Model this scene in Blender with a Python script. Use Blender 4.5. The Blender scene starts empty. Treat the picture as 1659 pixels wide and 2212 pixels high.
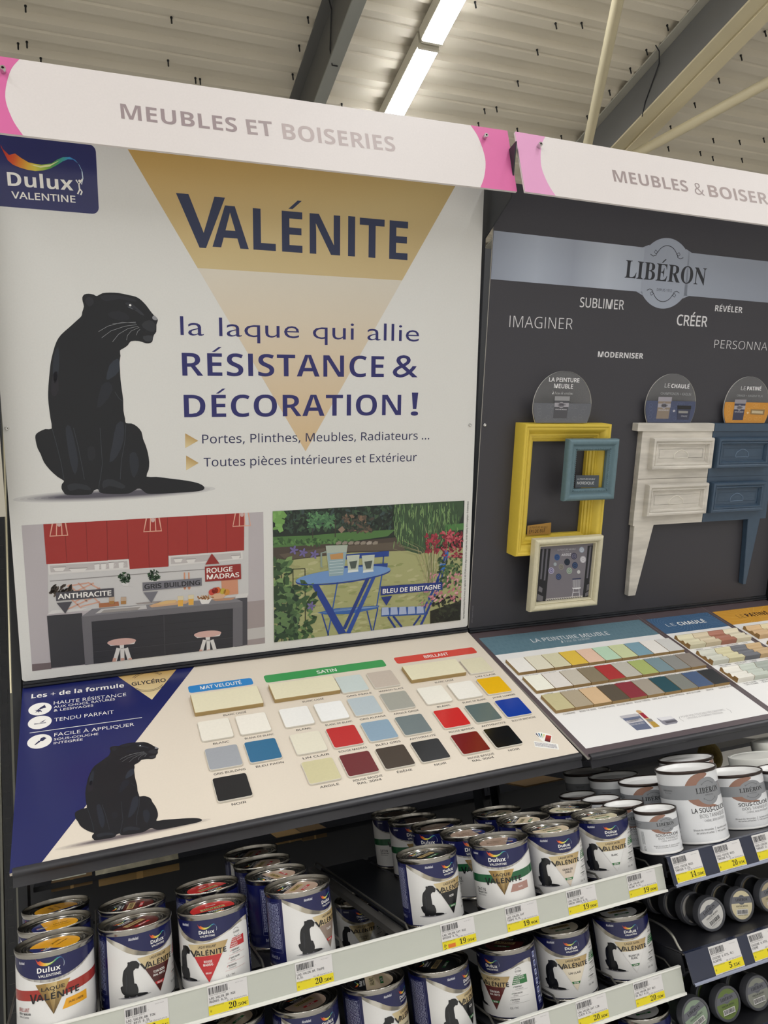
import bpy, bmesh, math, os, random
from mathutils import Matrix, Vector
from mathutils.geometry import tessellate_polygon
import numpy as np

SC = bpy.context.scene
C = SC.collection
random.seed(7)
PI = math.pi

# ---------------------------------------------------------------- camera
FPX, CX, CY = 1664.348, 829.5, 1106.0            # focal length and centre for a 1659 x 2212 frame
RW = Matrix(((0.92929, -0.34832, -0.12284), (-0.04336, 0.22741, -0.97283), (0.36679, 0.90937, 0.19623)))
CAM = Vector((0.12153, -1.72468, -0.06081))
cam = bpy.data.cameras.new('camera')
camo = bpy.data.objects.new('camera', cam)
C.objects.link(camo)
cam.sensor_fit = 'HORIZONTAL'
cam.sensor_width = 36.0
cam.lens = FPX / 1659.0 * 36.0
cam.clip_start = 0.01
rt = RW.transposed()
camo.matrix_world = Matrix.Translation(CAM) @ Matrix((rt.col[0], -rt.col[1], -rt.col[2])).transposed().to_4x4()
SC.camera = camo

# ---------------------------------------------------------------- world, exposure
SC.view_settings.view_transform = 'Standard'
SC.view_settings.look = 'None'
SC.view_settings.gamma = 1.0
SC.view_settings.exposure = 0.0
wd = bpy.data.worlds.new('hall_air')
SC.world = wd
wd.use_nodes = True
wd.node_tree.nodes['Background'].inputs[0].default_value = (0.9, 0.85, 0.75, 1)
wd.node_tree.nodes['Background'].inputs[1].default_value = 0.05
SC.cycles.max_bounces = 6
SC.cycles.diffuse_bounces = 3
SC.cycles.glossy_bounces = 3
SC.cycles.transparent_max_bounces = 16
SC.cycles.sample_clamp_indirect = 4.0
LCOL = (0.985, 1.0, 1.035)                           # their warm white
LAMP = 41.5                                       # luminance of the light strips
FLOOR, CEIL = -1.45, 3.30

# ---------------------------------------------------------------- colour and materials
def lin(h):
    h = h.lstrip('#')
    return tuple(((v / 12.92) if v <= 0.04045 else ((v + 0.055) / 1.055) ** 2.4) for v in (int(h[i:i + 2], 16) / 255 for i in (0, 2, 4)))

MATS = {}
def mat(hexc, rough=0.5, metal=0.0, key='', noise=0.0, scale=60.0, bump=0.0, spec=0.5, coat=0.0, stretch=None):
    k = (hexc, rough, metal, key, noise, scale, bump, spec, coat)
    if k in MATS:
        return MATS[k]
    m = bpy.data.materials.new(key or 'surface_' + hexc.strip('#'))
    m.use_nodes = True
    nt = m.node_tree
    b = nt.nodes['Principled BSDF']
    c = lin(hexc)
    b.inputs['Base Color'].default_value = (*c, 1)
    b.inputs['Roughness'].default_value = rough
    b.inputs['Metallic'].default_value = metal
    b.inputs['Specular IOR Level'].default_value = spec
    b.inputs['Coat Weight'].default_value = coat
    if noise or bump:
        tc = nt.nodes.new('ShaderNodeTexCoord')
        n = nt.nodes.new('ShaderNodeTexNoise')
        n.inputs['Scale'].default_value = scale
        n.inputs['Detail'].default_value = 5
        if stretch:
            mp = nt.nodes.new('ShaderNodeMapping')
            mp.inputs['Scale'].default_value = stretch
            nt.links.new(tc.outputs['Object'], mp.inputs[0])
            nt.links.new(mp.outputs[0], n.inputs['Vector'])
        else:
            nt.links.new(tc.outputs['Object'], n.inputs['Vector'])
        if noise:
            r = nt.nodes.new('ShaderNodeValToRGB')
            r.color_ramp.elements[0].color = (*[max(0, v * (1 - noise)) for v in c], 1)
            r.color_ramp.elements[1].color = (*[min(1, v * (1 + noise)) for v in c], 1)
            r.color_ramp.elements[0].position = 0.3
            r.color_ramp.elements[1].position = 0.7
            nt.links.new(n.outputs['Fac'], r.inputs[0])
            nt.links.new(r.outputs[0], b.inputs['Base Color'])
        if bump:
            bn = nt.nodes.new('ShaderNodeBump')
            bn.inputs['Strength'].default_value = bump
            bn.inputs['Distance'].default_value = 0.002
            nt.links.new(n.outputs['Fac'], bn.inputs['Height'])
            nt.links.new(bn.outputs[0], b.inputs['Normal'])
    MATS[k] = m
    return m

def ink(rough, key, spec=0.5, fleck=0.03, metal=0.0):
    """Printed sheet: the ink colour of each printed shape, with a faint paper grain."""
    if key in MATS:
        return MATS[key]
    m = bpy.data.materials.new(key)
    m.use_nodes = True
    nt = m.node_tree
    b = nt.nodes['Principled BSDF']
    b.inputs['Roughness'].default_value = rough
    b.inputs['Specular IOR Level'].default_value = spec
    b.inputs['Metallic'].default_value = metal
    a = nt.nodes.new('ShaderNodeVertexColor')
    a.layer_name = 'ink'
    tc = nt.nodes.new('ShaderNodeTexCoord')
    n = nt.nodes.new('ShaderNodeTexNoise')
    n.inputs['Scale'].default_value = 900
    r = nt.nodes.new('ShaderNodeMapRange')
    r.inputs['To Min'].default_value = 1 - fleck
    r.inputs['To Max'].default_value = 1 + fleck
    mx = nt.nodes.new('ShaderNodeVectorMath')
    mx.operation = 'SCALE'
    nt.links.new(tc.outputs['Object'], n.inputs['Vector'])
    nt.links.new(n.outputs['Fac'], r.inputs['Value'])
    nt.links.new(a.outputs['Color'], mx.inputs[0])
    nt.links.new(r.outputs[0], mx.inputs['Scale'])
    nt.links.new(mx.outputs[0], b.inputs['Base Color'])
    MATS[key] = m
    return m

# ---------------------------------------------------------------- object helpers
def link(name, data, parent=None, mw=None):
    o = bpy.data.objects.new(name, data)
    C.objects.link(o)
    if parent is not None:
        o.parent = parent
    if mw is not None:
        o.matrix_local = mw
    return o

def tag(o, label=None, cat=None, group=None, kind=None):
    if label: o['label'] = label
    if cat: o['category'] = cat
    if group: o['group'] = group
    if kind: o['kind'] = kind
    return o

def thing(name, label, cat, mw=None, group=None):
    o = link(name, None, None, mw if mw is not None else Matrix.Identity(4))
    o.empty_display_size = 0.02
    return tag(o, label, cat, group)

def mesh_of(bm, m=None, smooth=False, name='shape'):
    me = bpy.data.meshes.new(name)
    bm.normal_update()
    bm.to_mesh(me)
    bm.free()
    if m is not None:
        for k in (m if isinstance(m, (list, tuple)) else [m]):
            me.materials.append(k)
    if smooth:
        me.shade_smooth()
    return me

def obj(name, bm, m, parent=None, mw=None, smooth=False, auto=None):
    me = mesh_of(bm, m, smooth, name)
    o = link(name, me, parent, mw)
    if auto is not None:
        me.shade_smooth()
        me.set_sharp_from_angle(angle=math.radians(auto))
    return o

def struct(name, bm, m, **k):
    o = obj(name, bm, m, **k)
    o['kind'] = 'structure'
    return o

def box(bm, x0, x1, y0, y1, z0, z1, bev=0.0, mi=0):
    vs = [bm.verts.new(p) for p in ((x0, y0, z0), (x1, y0, z0), (x1, y1, z0), (x0, y1, z0), (x0, y0, z1), (x1, y0, z1), (x1, y1, z1), (x0, y1, z1))]
    fs = [bm.faces.new([vs[i] for i in q]) for q in ((3, 2, 1, 0), (4, 5, 6, 7), (0, 1, 5, 4), (1, 2, 6, 5), (2, 3, 7, 6), (3, 0, 4, 7))]
    for f in fs: f.material_index = mi
    if bev:
        es = list({e for f in fs for e in f.edges})
        bmesh.ops.bevel(bm, geom=es, offset=bev, segments=2, profile=0.7, affect='EDGES')
    return bm

def nbox(*a, **k): return box(bmesh.new(), *a, **k)

def prism(bm, pts, z0, z1, holes=(), mi=0, axis='z'):
    """Extrude a 2-D outline (with holes) from z0 to z1."""
    loops = [pts] + list(holes)
    def P(p, z):
        return (p[0], p[1], z) if axis == 'z' else ((p[0], z, p[1]) if axis == 'y' else (z, p[0], p[1]))
    rows = []
    for lp in loops:
        rows.append(([bm.verts.new(P(p, z0)) for p in lp], [bm.verts.new(P(p, z1)) for p in lp]))
    flat0 = [v for a, b in rows for v in a]
    flat1 = [v for a, b in rows for v in b]
    fs = []
    for t in tessellate_polygon([[Vector((p[0], p[1], 0)) for p in lp] for lp in loops]):
        for fl in ((flat0, t[::-1]), (flat1, t)):
            try: fs.append(bm.faces.new([fl[0][i] for i in fl[1]]))
            except ValueError: pass
    for a, b in rows:
        for i in range(len(a)):
            j = (i + 1) % len(a)
            fs.append(bm.faces.new((a[i], a[j], b[j], b[i])))
    for f in fs: f.material_index = mi
    bmesh.ops.recalc_face_normals(bm, faces=fs)
    return bm

def lathe(bm, prof, seg=48, mi=0, cap=True):
    rings = []
    for r, z in prof:
        if r < 1e-6:
            rings.append([bm.verts.new((0, 0, z))])
        else:
            rings.append([bm.verts.new((r * math.cos(2 * PI * i / seg), r * math.sin(2 * PI * i / seg), z)) for i in range(seg)])
    fs = []
    for a, b in zip(rings, rings[1:]):
        for i in range(seg):
            j = (i + 1) % seg
            q = []
            for v in (a[i % len(a)], a[j % len(a)], b[j % len(b)], b[i % len(b)]):
                if v not in q: q.append(v)
            if len(q) > 2: fs.append(bm.faces.new(q))
    for f in fs: f.material_index = mi
    return bm

def tube(bm, path, r, seg=10, closed=False):
    pts = [Vector(p) for p in path]
    n = len(pts)
    rings = []
    up = Vector((0, 0, 1))
    for i, p in enumerate(pts):
        d = (pts[(i + 1) % n] - pts[i - 1]) if closed else (pts[min(i + 1, n - 1)] - pts[max(i - 1, 0)])
        d.normalize()
        a = d.cross(up)
        if a.length < 1e-3: a = d.cross(Vector((0, 1, 0)))
        a.normalize()
        b = a.cross(d)
        rings.append([bm.verts.new(p + (a * math.cos(2 * PI * k / seg) + b * math.sin(2 * PI * k / seg)) * r) for k in range(seg)])
    for i in range(n if closed else n - 1):
        A, B = rings[i], rings[(i + 1) % n]
        for k in range(seg):
            bm.faces.new((A[k], A[(k + 1) % seg], B[(k + 1) % seg], B[k]))
    if not closed:
        bm.faces.new(rings[0][::-1]); bm.faces.new(rings[-1])
    bmesh.ops.recalc_face_normals(bm, faces=bm.faces)
    return bm

def dup(root, mw=None, label=None, group=None):
    """A copy of a thing with copies of its parts and sub-parts."""
    r = root.copy(); C.objects.link(r)
    if mw is not None: r.matrix_local = mw
    if label: r['label'] = label
    if group: r['group'] = group
    for ch in list(root.children):
        c = ch.copy(); C.objects.link(c); c.parent = r
        for g in list(ch.children):
            d = g.copy(); C.objects.link(d); d.parent = c
    return r

# ---------------------------------------------------------------- frames: real planes and where a sight line meets them
def frame(o, x, y, z):
    m = Matrix((Vector(x), Vector(y), Vector(z))).transposed().to_4x4()
    m.translation = Vector(o)
    return m

def ray(px, py):
    return rt @ Vector(((px - CX) / FPX, (py - CY) / FPX, 1.0))

def uv(F, px, py, h=0.0):
    """Where the sight line of a photograph point meets plane F (raised by h): coordinates on that plane."""
    n = F.col[2].to_3d()
    o = F.translation + n * h
    d = ray(px, py)
    X = CAM + d * (n.dot(o - CAM) / n.dot(d))
    L = F.inverted() @ X
    return (L.x, L.y)

def zpt(px, py, z):
    d = ray(px, py); return CAM + d * ((z - CAM.z) / d.z)
def ypt(px, py, y):
    d = ray(px, py); return CAM + d * ((y - CAM.y) / d.y)

# ---------------------------------------------------------------- lettering
FD = os.path.join(bpy.utils.resource_path('LOCAL'), 'datafiles', 'fonts')
FONTS = {}
def font(fn):
    if fn not in FONTS:
        try: FONTS[fn] = bpy.data.fonts.load(os.path.join(FD, fn))
        except Exception: FONTS[fn] = None
    return FONTS[fn]
MATHB = {'sansb': (0x1d5d4, 0x1d5ee, 0x1d7ec), 'serif': (0x1d400, 0x1d41a, 0x1d7ce), 'serifi': (0x1d468, 0x1d482, 0x1d7ce)}
ACC = {'É': ('E', 1), 'é': ('e', 1), 'è': ('e', -1), 'À': ('A', -1), 'Ê': ('E', 2), 'ê': ('e', 2), 'ë': ('e', 0), '€': ('C', 3)}
TC = {}
def raw_text(s, style, off, res):
    cu = bpy.data.curves.new('lettering', 'FONT')
    f = None
    if style in MATHB:
        f = font('NotoSansMath-Regular.woff2')
        if f:
            U, L, D = MATHB[style]
            s = ''.join(chr(U + ord(c) - 65) if 'A' <= c <= 'Z' else chr(L + ord(c) - 97) if 'a' <= c <= 'z' else chr(D + ord(c) - 48) if c.isdigit() else c for c in s)
    elif style == 'mono': f = font('DejaVuSansMono.woff2')
    elif style == 'noto': f = font('NotoSansHebrew-Regular.woff2')
    if f: cu.font = f
    cu.body = s
    cu.offset = off
    cu.resolution_u = res
    o = bpy.data.objects.new('lettering', cu)
    C.objects.link(o)
    me = o.to_mesh()
    V = [(v.co.x, v.co.y) for v in me.vertices]
    me.calc_loop_triangles()
    T = [tuple(t.vertices) for t in me.loop_triangles]
    o.to_mesh_clear()
    bpy.data.objects.remove(o)
    bpy.data.curves.remove(cu)
    return V, T

def text_shape(s, style='sans', off=0.0, res=3):
    """Filled letters: baseline at y = 0, capitals 1 high, ink starting at x = 0."""
    k = (s, style, off, res)
    if k in TC: return TC[k]
    if ('H', style, off) not in TC:
        V, T = raw_text('H', style, off, 2)
        TC[('H', style, off)] = (max(v[1] for v in V), max(v[0] for v in V) - min(v[0] for v in V))
    H, _ = TC[('H', style, off)]
    plain = ''.join(ACC[c][0] if style in MATHB and c in ACC else c for c in s)
    if style in ('sansb', 'noto') and s == s.upper() and 'I' in s:      # plain stems for capital I, cut to capital height
        plain = plain.replace('I', 'l')
        V, T = raw_text(plain, style, off, res)
        if style == 'sansb' or not any(c in ACC for c in s): V = [(x, min(y, H * 1.012)) for x, y in V]
        else:
            V, T = raw_text(s, style, off, res)
    else:
        V, T = raw_text(plain, style, off, res)
    if style in MATHB:
        for i, c in enumerate(s):
            if c not in ACC: continue
            kind = ACC[c][1]
            b = ACC[c][0]
            Vb, _ = raw_text(b, style, off, 2)
            Vp, _ = raw_text(plain[:i + 1], style, off, 2)
            w = max(v[0] for v in Vb) - min(v[0] for v in Vb)
            x1 = max(v[0] for v in Vp); cx = x1 - w / 2
            top = max(v[1] for v in Vb); t = H * .13
            if kind in (1, -1):
                q = [(cx - kind * .1 * H, top + .06 * H), (cx - kind * .1 * H + t * .9, top + .06 * H), (cx + kind * .16 * H + t * .9, top + .28 * H), (cx + kind * .16 * H, top + .28 * H)]
                n = len(V); V = V + q; T = T + [(n, n + 1, n + 2), (n, n + 2, n + 3)]
            elif kind == 2:
                q = [(cx - .2 * H, top + .06 * H), (cx, top + .26 * H), (cx + .2 * H, top + .06 * H), (cx, top + .15 * H)]
                n = len(V); V = V + q; T = T + [(n, n + 1, n + 3), (n + 1, n + 2, n + 3)]
            elif kind == 3:
                for yy in (.38, .55):
                    q = [(x1 - w * 1.1, yy * H), (x1 - w * .25, yy * H), (x1 - w * .25, (yy + .08) * H), (x1 - w * 1.1, (yy + .08) * H)]
                    n = len(V); V = V + q; T = T + [(n, n + 1, n + 2), (n, n + 2, n + 3)]
    if V:
        x0 = min(v[0] for v in V)
        V = [((x - x0) / H, y / H) for x, y in V]
    w = max([v[0] for v in V] or [1])
    TC[k] = (V, T, w)
    return TC[k]

# ---------------------------------------------------------------- flat printed art
def clip_poly(P, a, lo, hi):
    """Clip a list of (x, y, layer, colour) to lo <= coordinate a <= hi."""
    for s, lim in ((1, lo), (-1, hi)):
        Q = []
        n = len(P)
        for i in range(n):
            A, B = P[i - 1], P[i]
            da, db = s * (A[a] - lim), s * (B[a] - lim)
            if (da >= 0) != (db >= 0):
                t = da / (da - db)
                Q.append(tuple(A[k] + (B[k] - A[k]) * t for k in range(3)) + (tuple(p + (q - p) * t for p, q in zip(A[3], B[3])),))
            if db >= 0: Q.append(B)
        P = Q
        if not P: return P
    return P

class Art:
    def __init__(s, F=None, gap=0.00012, res=3, dz=0.0):
        s.F, s.gap, s.res, s.P, s.clip, s.n, s.dz = F, gap, res, [], None, 0, dz
    def to(s, p):                                  # photograph point -> sheet coordinates
        return uv(s.F, p[0], p[1], s.dz)
    def pts(s, L): return [s.to(p) for p in L]
    def add(s, poly, cols, layer):
        P = [(p[0], p[1], layer, c) for p, c in zip(poly, cols)]
        if s.clip:
            x0, x1, y0, y1 = s.clip
            P = clip_poly(P, 0, x0, x1)
            if P: P = clip_poly(P, 1, y0, y1)
        if len(P) > 2:
            ar = sum(P[i - 1][0] * P[i][1] - P[i][0] * P[i - 1][1] for i in range(len(P)))
            s.P.append(P if ar > 0 else P[::-1])
    def poly(s, pts, col, layer=None, holes=()):
        """col: one hex colour, or one per corner."""
        if layer is None: s.n += 1; layer = s.n
        if isinstance(col, str): cols = [lin(col)] * (len(pts) + sum(len(h) for h in holes))
        else: cols = [lin(c) if isinstance(c, str) else c for c in col]
        if len(pts) < 5 and not holes and s._convex(pts):
            s.add(pts, cols, layer); return
        allp = list(pts) + [p for h in holes for p in h]
        for t in tessellate_polygon([[Vector((p[0], p[1], 0)) for p in L] for L in [pts, *holes]]):
            s.add([allp[i] for i in t], [cols[i] for i in t], layer)
    def _convex(s, p):
        sg = 0
        for i in range(len(p)):
            a, b, c = p[i - 2], p[i - 1], p[i]
            k = (b[0] - a[0]) * (c[1] - b[1]) - (b[1] - a[1]) * (c[0] - b[0])
            if k * sg < 0: return False
            if k: sg = k
        return True
    def px(s, pts, col, layer=None, holes=()):
        s.poly(s.pts(pts), col, layer, [s.pts(h) for h in holes])
    def rect(s, x0, y0, x1, y1, col, layer=None): s.poly([(x0, y0), (x1, y0), (x1, y1), (x0, y1)], col, layer)
    def rrect(s, x0, y0, x1, y1, r, col, layer=None):
        s.poly(rr(x0, y0, x1, y1, r), col, layer)
    def ell(s, cx, cy, rx, ry, col, layer=None, n=32, a0=0, a1=2 * PI, rot=0.0):
        s.poly(ellp(cx, cy, rx, ry, n, rot), col, layer)
    def line(s, pts, w, col, layer=None, closed=False):
        if layer is None: s.n += 1; layer = s.n
        n = len(pts)
        ws = w if isinstance(w, (list, tuple)) else [w] * n
        c = lin(col) if isinstance(col, str) else None
        cs = [lin(k) for k in col] if c is None else [c] * n
        L, R = [], []
        for i in range(n):
            a = pts[i - 1] if (i or closed) else pts[i]
            b = pts[(i + 1) % n] if (i < n - 1 or closed) else pts[i]
            dx, dy = b[0] - a[0], b[1] - a[1]
            d = math.hypot(dx, dy) or 1
            L.append((pts[i][0] - dy / d * ws[i] / 2, pts[i][1] + dx / d * ws[i] / 2))
            R.append((pts[i][0] + dy / d * ws[i] / 2, pts[i][1] - dx / d * ws[i] / 2))
        for i in range(n if closed else n - 1):
            j = (i + 1) % n
            s.add([R[i], R[j], L[j], L[i]], [cs[i], cs[j], cs[j], cs[i]], layer)
    def pline(s, pts, w, col, layer=None): s.line(s.pts(pts), w, col, layer)
    def text(s, t, x, y, cap, col, w=None, style='sans', off=0.0, align='l', layer=None, rot=0.0, res=None):
        """Letters with capitals cap high; w sets the width of the whole line."""
        if layer is None: s.n += 1; layer = s.n
        V, T, tw = text_shape(t, style, off, res or s.res)
        sx = (w / tw) if w else cap
        W = tw * sx
        x0 = {'l': 0, 'c': -W / 2, 'r': -W}[align]
        c = lin(col)
        ca, sa = math.cos(rot), math.sin(rot)
        Q = [(x + (x0 + a * sx) * ca - b * cap * sa, y + (x0 + a * sx) * sa + b * cap * ca) for a, b in V]
        for q in T:
            s.add([Q[i] for i in q], [c] * 3, layer)
    def ptext(s, t, a, b, top, col, style='sans', off=0.0, layer=None, res=None):
        """Letters from photograph point a to b along the baseline, capitals reaching up to point top."""
        A, B, T_ = s.to(a), s.to(b), s.to(top)
        dx, dy = B[0] - A[0], B[1] - A[1]
        W = math.hypot(dx, dy)
        cap = abs((T_[0] - A[0]) * -dy + (T_[1] - A[1]) * dx) / W
        s.text(t, A[0], A[1], cap, col, W, style, off, 'l', layer, math.atan2(dy, dx), res)
    def build(s, name, m, parent=None, mw=None, R=None, z0=0.0):
        """Flat sheet, or wrapped around a cylinder of radius R (x = arc length, y = height)."""
        V, Fc, K, N = [], [], [], []
        st = R * math.radians(7.5) if R else 0
        for P in s.P:
            parts = [P]
            if R:
                k0, k1 = math.floor(min(p[0] for p in P) / st + 1e-6), math.ceil(max(p[0] for p in P) / st - 1e-6)
                if k1 - k0 > 1:
                    parts = [clip_poly(P, 0, k * st, (k + 1) * st) for k in range(k0, k1)]
            for Q in parts:
                if len(Q) < 3: continue
                i0 = len(V)
                for x, y, l, c in Q:
                    if R:
                        a = x / R - PI / 2
                        r = R + l * s.gap
                        V.append((r * math.cos(a), r * math.sin(a), z0 + y)); N.append((math.cos(a), math.sin(a), 0))
                    else:
                        V.append((x, y, z0 + l * s.gap))
                    K.extend((*c, 1.0))
                Fc.append(list(range(i0, len(V))))
        me = bpy.data.meshes.new(name)
        me.from_pydata(V, [], Fc)
        at = me.color_attributes.new('ink', 'FLOAT_COLOR', 'POINT')
        at.data.foreach_set('color', K)
        me.materials.append(m)
        if R and N:
            me.shade_smooth()
            me.normals_split_custom_set_from_vertices(N)
        return link(name, me, parent, mw)

def rr(x0, y0, x1, y1, r, n=5):
    P = []
    for cx, cy, a in ((x1 - r, y0 + r, -90), (x1 - r, y1 - r, 0), (x0 + r, y1 - r, 90), (x0 + r, y0 + r, 180)):
        for k in range(n + 1):
            t = math.radians(a + 90 * k / n)
            P.append((cx + r * math.cos(t), cy + r * math.sin(t)))
    return P
def ellp(cx, cy, rx, ry, n=32, rot=0.0):
    c, s = math.cos(rot), math.sin(rot)
    return [(cx + rx * math.cos(t) * c - ry * math.sin(t) * s, cy + rx * math.cos(t) * s + ry * math.sin(t) * c) for t in (2 * PI * k / n for k in range(n))]
def arc(cx, cy, rx, ry, a0, a1, n=12):
    return [(cx + rx * math.cos(math.radians(a0 + (a1 - a0) * k / n)), cy + ry * math.sin(math.radians(a0 + (a1 - a0) * k / n))) for k in range(n + 1)]
def mixh(a, b, t):
    f = lambda h: [int(h.lstrip('#')[i:i + 2], 16) for i in (0, 2, 4)]
    return '#%02x%02x%02x' % tuple(int(round(p + (q - p) * t)) for p, q in zip(f(a), f(b)))

MET = mat('#a3a099', 0.2, 1.0, 'tin_plate', noise=0.05, scale=40)
ZINC = mat('#c9c9c7', 0.25, 1.0, 'zinc_screw')
INK = ink(0.38, 'printed_board', spec=0.4)
INKG = ink(0.22, 'printed_gloss', spec=0.5)
INKM = ink(0.6, 'printed_card', spec=0.3)
DARK = mat('#26282d', 0.45, 0.0, 'charcoal_lacquer', noise=0.06, scale=30)
BLACK = mat('#111317', 0.5, 0.0, 'black_steel', noise=0.1, scale=25)

# ================================================================ ROOM
CONC = mat('#d4d1cb', 0.45, 0, 'pale_hall_floor', noise=0.12, scale=3, bump=0.1)
struct('floor', nbox(-6, 10, -18, 7, FLOOR - 0.1, FLOOR), CONC)
WALL = mat('#c9c6c0', 0.8, 0, 'painted_hall_wall', noise=0.04, scale=2)
struct('wall_back', nbox(-6, 10, 7, 7.1, FLOOR, CEIL + 0.3), WALL)
struct('wall_front', nbox(-6, 10, -18.1, -18, FLOOR, CEIL + 0.3), WALL)
struct('wall_left', nbox(-6.1, -6, -18, 7, FLOOR, CEIL + 0.3), WALL)
struct('wall_right', nbox(10, 10.1, -18, 7, FLOOR, CEIL + 0.3), WALL)
# trapezoidal roof deck: ribs run along x, profile repeats along y
DECK = mat('#d8cfbb', 0.55, 0, 'roof_deck_lacquer', noise=0.05, scale=1.2)
bm = bmesh.new()
prof = []
y = -18.0
while y < 7.0:
    prof += [(y, CEIL + 0.035), (y + 0.035, CEIL + 0.035), (y + 0.055, CEIL), (y + 0.095, CEIL), (y + 0.103, CEIL + 0.008), (y + 0.112, CEIL + 0.008), (y + 0.12, CEIL), (y + 0.175, CEIL), (y + 0.195, CEIL + 0.035)]
    y += 0.23
lo = [bm.verts.new((-6, a, b)) for a, b in prof]
hi = [bm.verts.new((10, a, b)) for a, b in prof]
for i in range(len(prof) - 1):
    bm.faces.new((lo[i], hi[i], hi[i + 1], lo[i + 1]))
for f in bm.faces: f.normal_flip()
lo2 = bm.verts.new((-6, -18, CEIL + 0.3)); hi2 = bm.verts.new((10, -18, CEIL + 0.3)); lo3 = bm.verts.new((-6, 7, CEIL + 0.3)); hi3 = bm.verts.new((10, 7, CEIL + 0.3))
bm.faces.new((lo2, hi2, hi3, lo3))
struct('ceiling', bm, DECK)
# deck fasteners: small dark bolts hanging from the deck
bolts = [zpt(*a, CEIL) for a in ((55, 12), (370, 37), (363, 130), (58, 90), (39, 93), (88, 125), (422, 168), (432, 170), (665, 37), (646, 98), (632, 160), (738, 224), (1200, 50), (1256, 49), (1160, 107), (1118, 175), (1046, 235), (1072, 231), (1033, 265), (1117, 277), (1212, 293), (1316, 195), (1396, 107), (1441, 54), (1361, 147), (1268, 250), (1652, 67), (1600, 119), (1552, 169), (1500, 222), (1448, 272), (1540, 299), (1597, 303), (1649, 298), (1387, 314), (1443, 317), (1512, 327), (1539, 338), (1602, 342), (1026, 4))]
for p in bolts:
    b = obj('roof_bolt', lathe(bmesh.new(), [(0, -0.038), (0.0042, -0.038), (0.0042, -0.006), (0.0065, -0.006), (0.0065, 0), (0, 0)], 8), BLACK, mw=Matrix.Translation((p.x, p.y, CEIL)))
    tag(b, 'short dark bolt hanging from the ribbed metal roof deck', 'bolt', 'bolts of the roof deck')
# roof beams along y
STEEL = mat('#6b6a66', 0.5, 0, 'grey_beam_paint', noise=0.06, scale=2)
CREAM = mat('#d3c7a4', 0.5, 0, 'cream_beam_paint', noise=0.05, scale=2)
t = thing('roof_beam', 'grey steel roof beam above the first pink and white header sign', 'beam', Matrix.Translation((0, 0, 0)))
obj('web', nbox(1.44, 1.452, -18, 7, 3.078, CEIL - .012), STEEL, t)
obj('flange', nbox(1.44, 1.508, -18, 7, 3.066, 3.077), mat('#9a9b93', 0.5, 0, 'pale_beam_paint', noise=0.05, scale=2), t)
obj('flange', nbox(1.385, 1.45, -18, 7, CEIL - 0.011, CEIL - .001), STEEL, t)
obj('wire', tube(bmesh.new(), [(1.36, 1.31, CEIL - .015), (1.40, 1.32, CEIL - .03), (1.43, 1.37, CEIL - .05), (1.435, 1.47, 3.10), (1.46, 1.53, 3.062), (1.49, 1.53, 3.062)], 0.0035, 6), BLACK, t)
t = thing('roof_beam', 'thick cream and grey steel roof beam behind the second header sign', 'beam')
obj('web', nbox(3.462, 3.475, -18, 7, 3.078, CEIL - .012), STEEL, t)
obj('flange', nbox(3.462, 3.56, -18, 7, 3.066, 3.077), CREAM, t)
obj('flange', nbox(3.5605, 3.657, -18, 7, 3.05, 3.077), mat('#ddd0ac', 0.45, 0, 'light_cream_beam_paint', noise=0.05, scale=2), t)
obj('flange', nbox(3.405, 3.47, -18, 7, CEIL - 0.011, CEIL - .001), mat('#a9a699', 0.5, 0, 'pale_beam_edge', noise=0.05, scale=2), t)
obj('wire', tube(bmesh.new(), [(3.37, 1.2, CEIL - .015), (3.41, 1.22, CEIL - .03), (3.455, 1.28, CEIL - .05), (3.458, 1.45, 3.12), (3.462, 1.5, 3.06)], 0.0035, 6), BLACK, t)
for nm, a, b, lab in (('bracing_rod', (1335, 0), (1270, 308), 'slim cream bracing tube crossing the ceiling before the thick beam'), ('bracing_rod', (1659, 178), (1379, 330), 'slim cream bracing tube slanting away beyond the thick beam')):
    h_ = 3.01 if a[0] < 1500 else 2.93
    A, B = zpt(*a, h_), zpt(*b, h_)
    d = (B - A).normalized()
    o = obj(nm, tube(bmesh.new(), [A - d * 1.5, A, B, B + d * .5], 0.03, 14), CREAM, auto=40)
    tag(o, lab, 'tube')
# light strips along y
def glow(name, col, st):
    m = bpy.data.materials.new(name); m.use_nodes = True
    nt = m.node_tree; b = nt.nodes['Principled BSDF']
    b.inputs['Base Color'].default_value = (0.9, 0.9, 0.9, 1)
    b.inputs['Emission Color'].default_value = (*col, 1)
    b.inputs['Emission Strength'].default_value = st
    return m
TUBE = glow('lit_tube_cover', LCOL, LAMP)
HOUS = mat('#efe9d6', 0.35, 0, 'lamp_housing')
def strip(x, y0, y1, lab):
    t = thing('ceiling_light', lab, 'light', Matrix.Translation((x, (y0 + y1) / 2, 3.22)), 'fluorescent strips under the roof')
    h = (y1 - y0) / 2
    obj('housing', nbox(-.061, .061, -h, h, 0.0, 0.075), HOUS, t)
    obj('tube_cover', nbox(-.06, .06, -h + .02, h - .02, -0.012, -0.0005, bev=0.004), TUBE, t)
    for s in (-1, 1):
        obj('end_cap', nbox(-.062, .062, s * (h - .01) - .006, s * (h - .01) + .008, -0.016, -0.0005), HOUS, t)
yg = zpt(932, 103, 3.2).y
xs = zpt(900, 160, 3.2).x
ys = [yg + 1.52 * k for k in range(-6, 4)]
for k in (5, 6, 7):
    strip(xs, ys[k] + .012, ys[k + 1] - .012, ('first', 'second', 'third')[k - 5] + ' lit fluorescent strip of the row running away behind the header signs')
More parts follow.
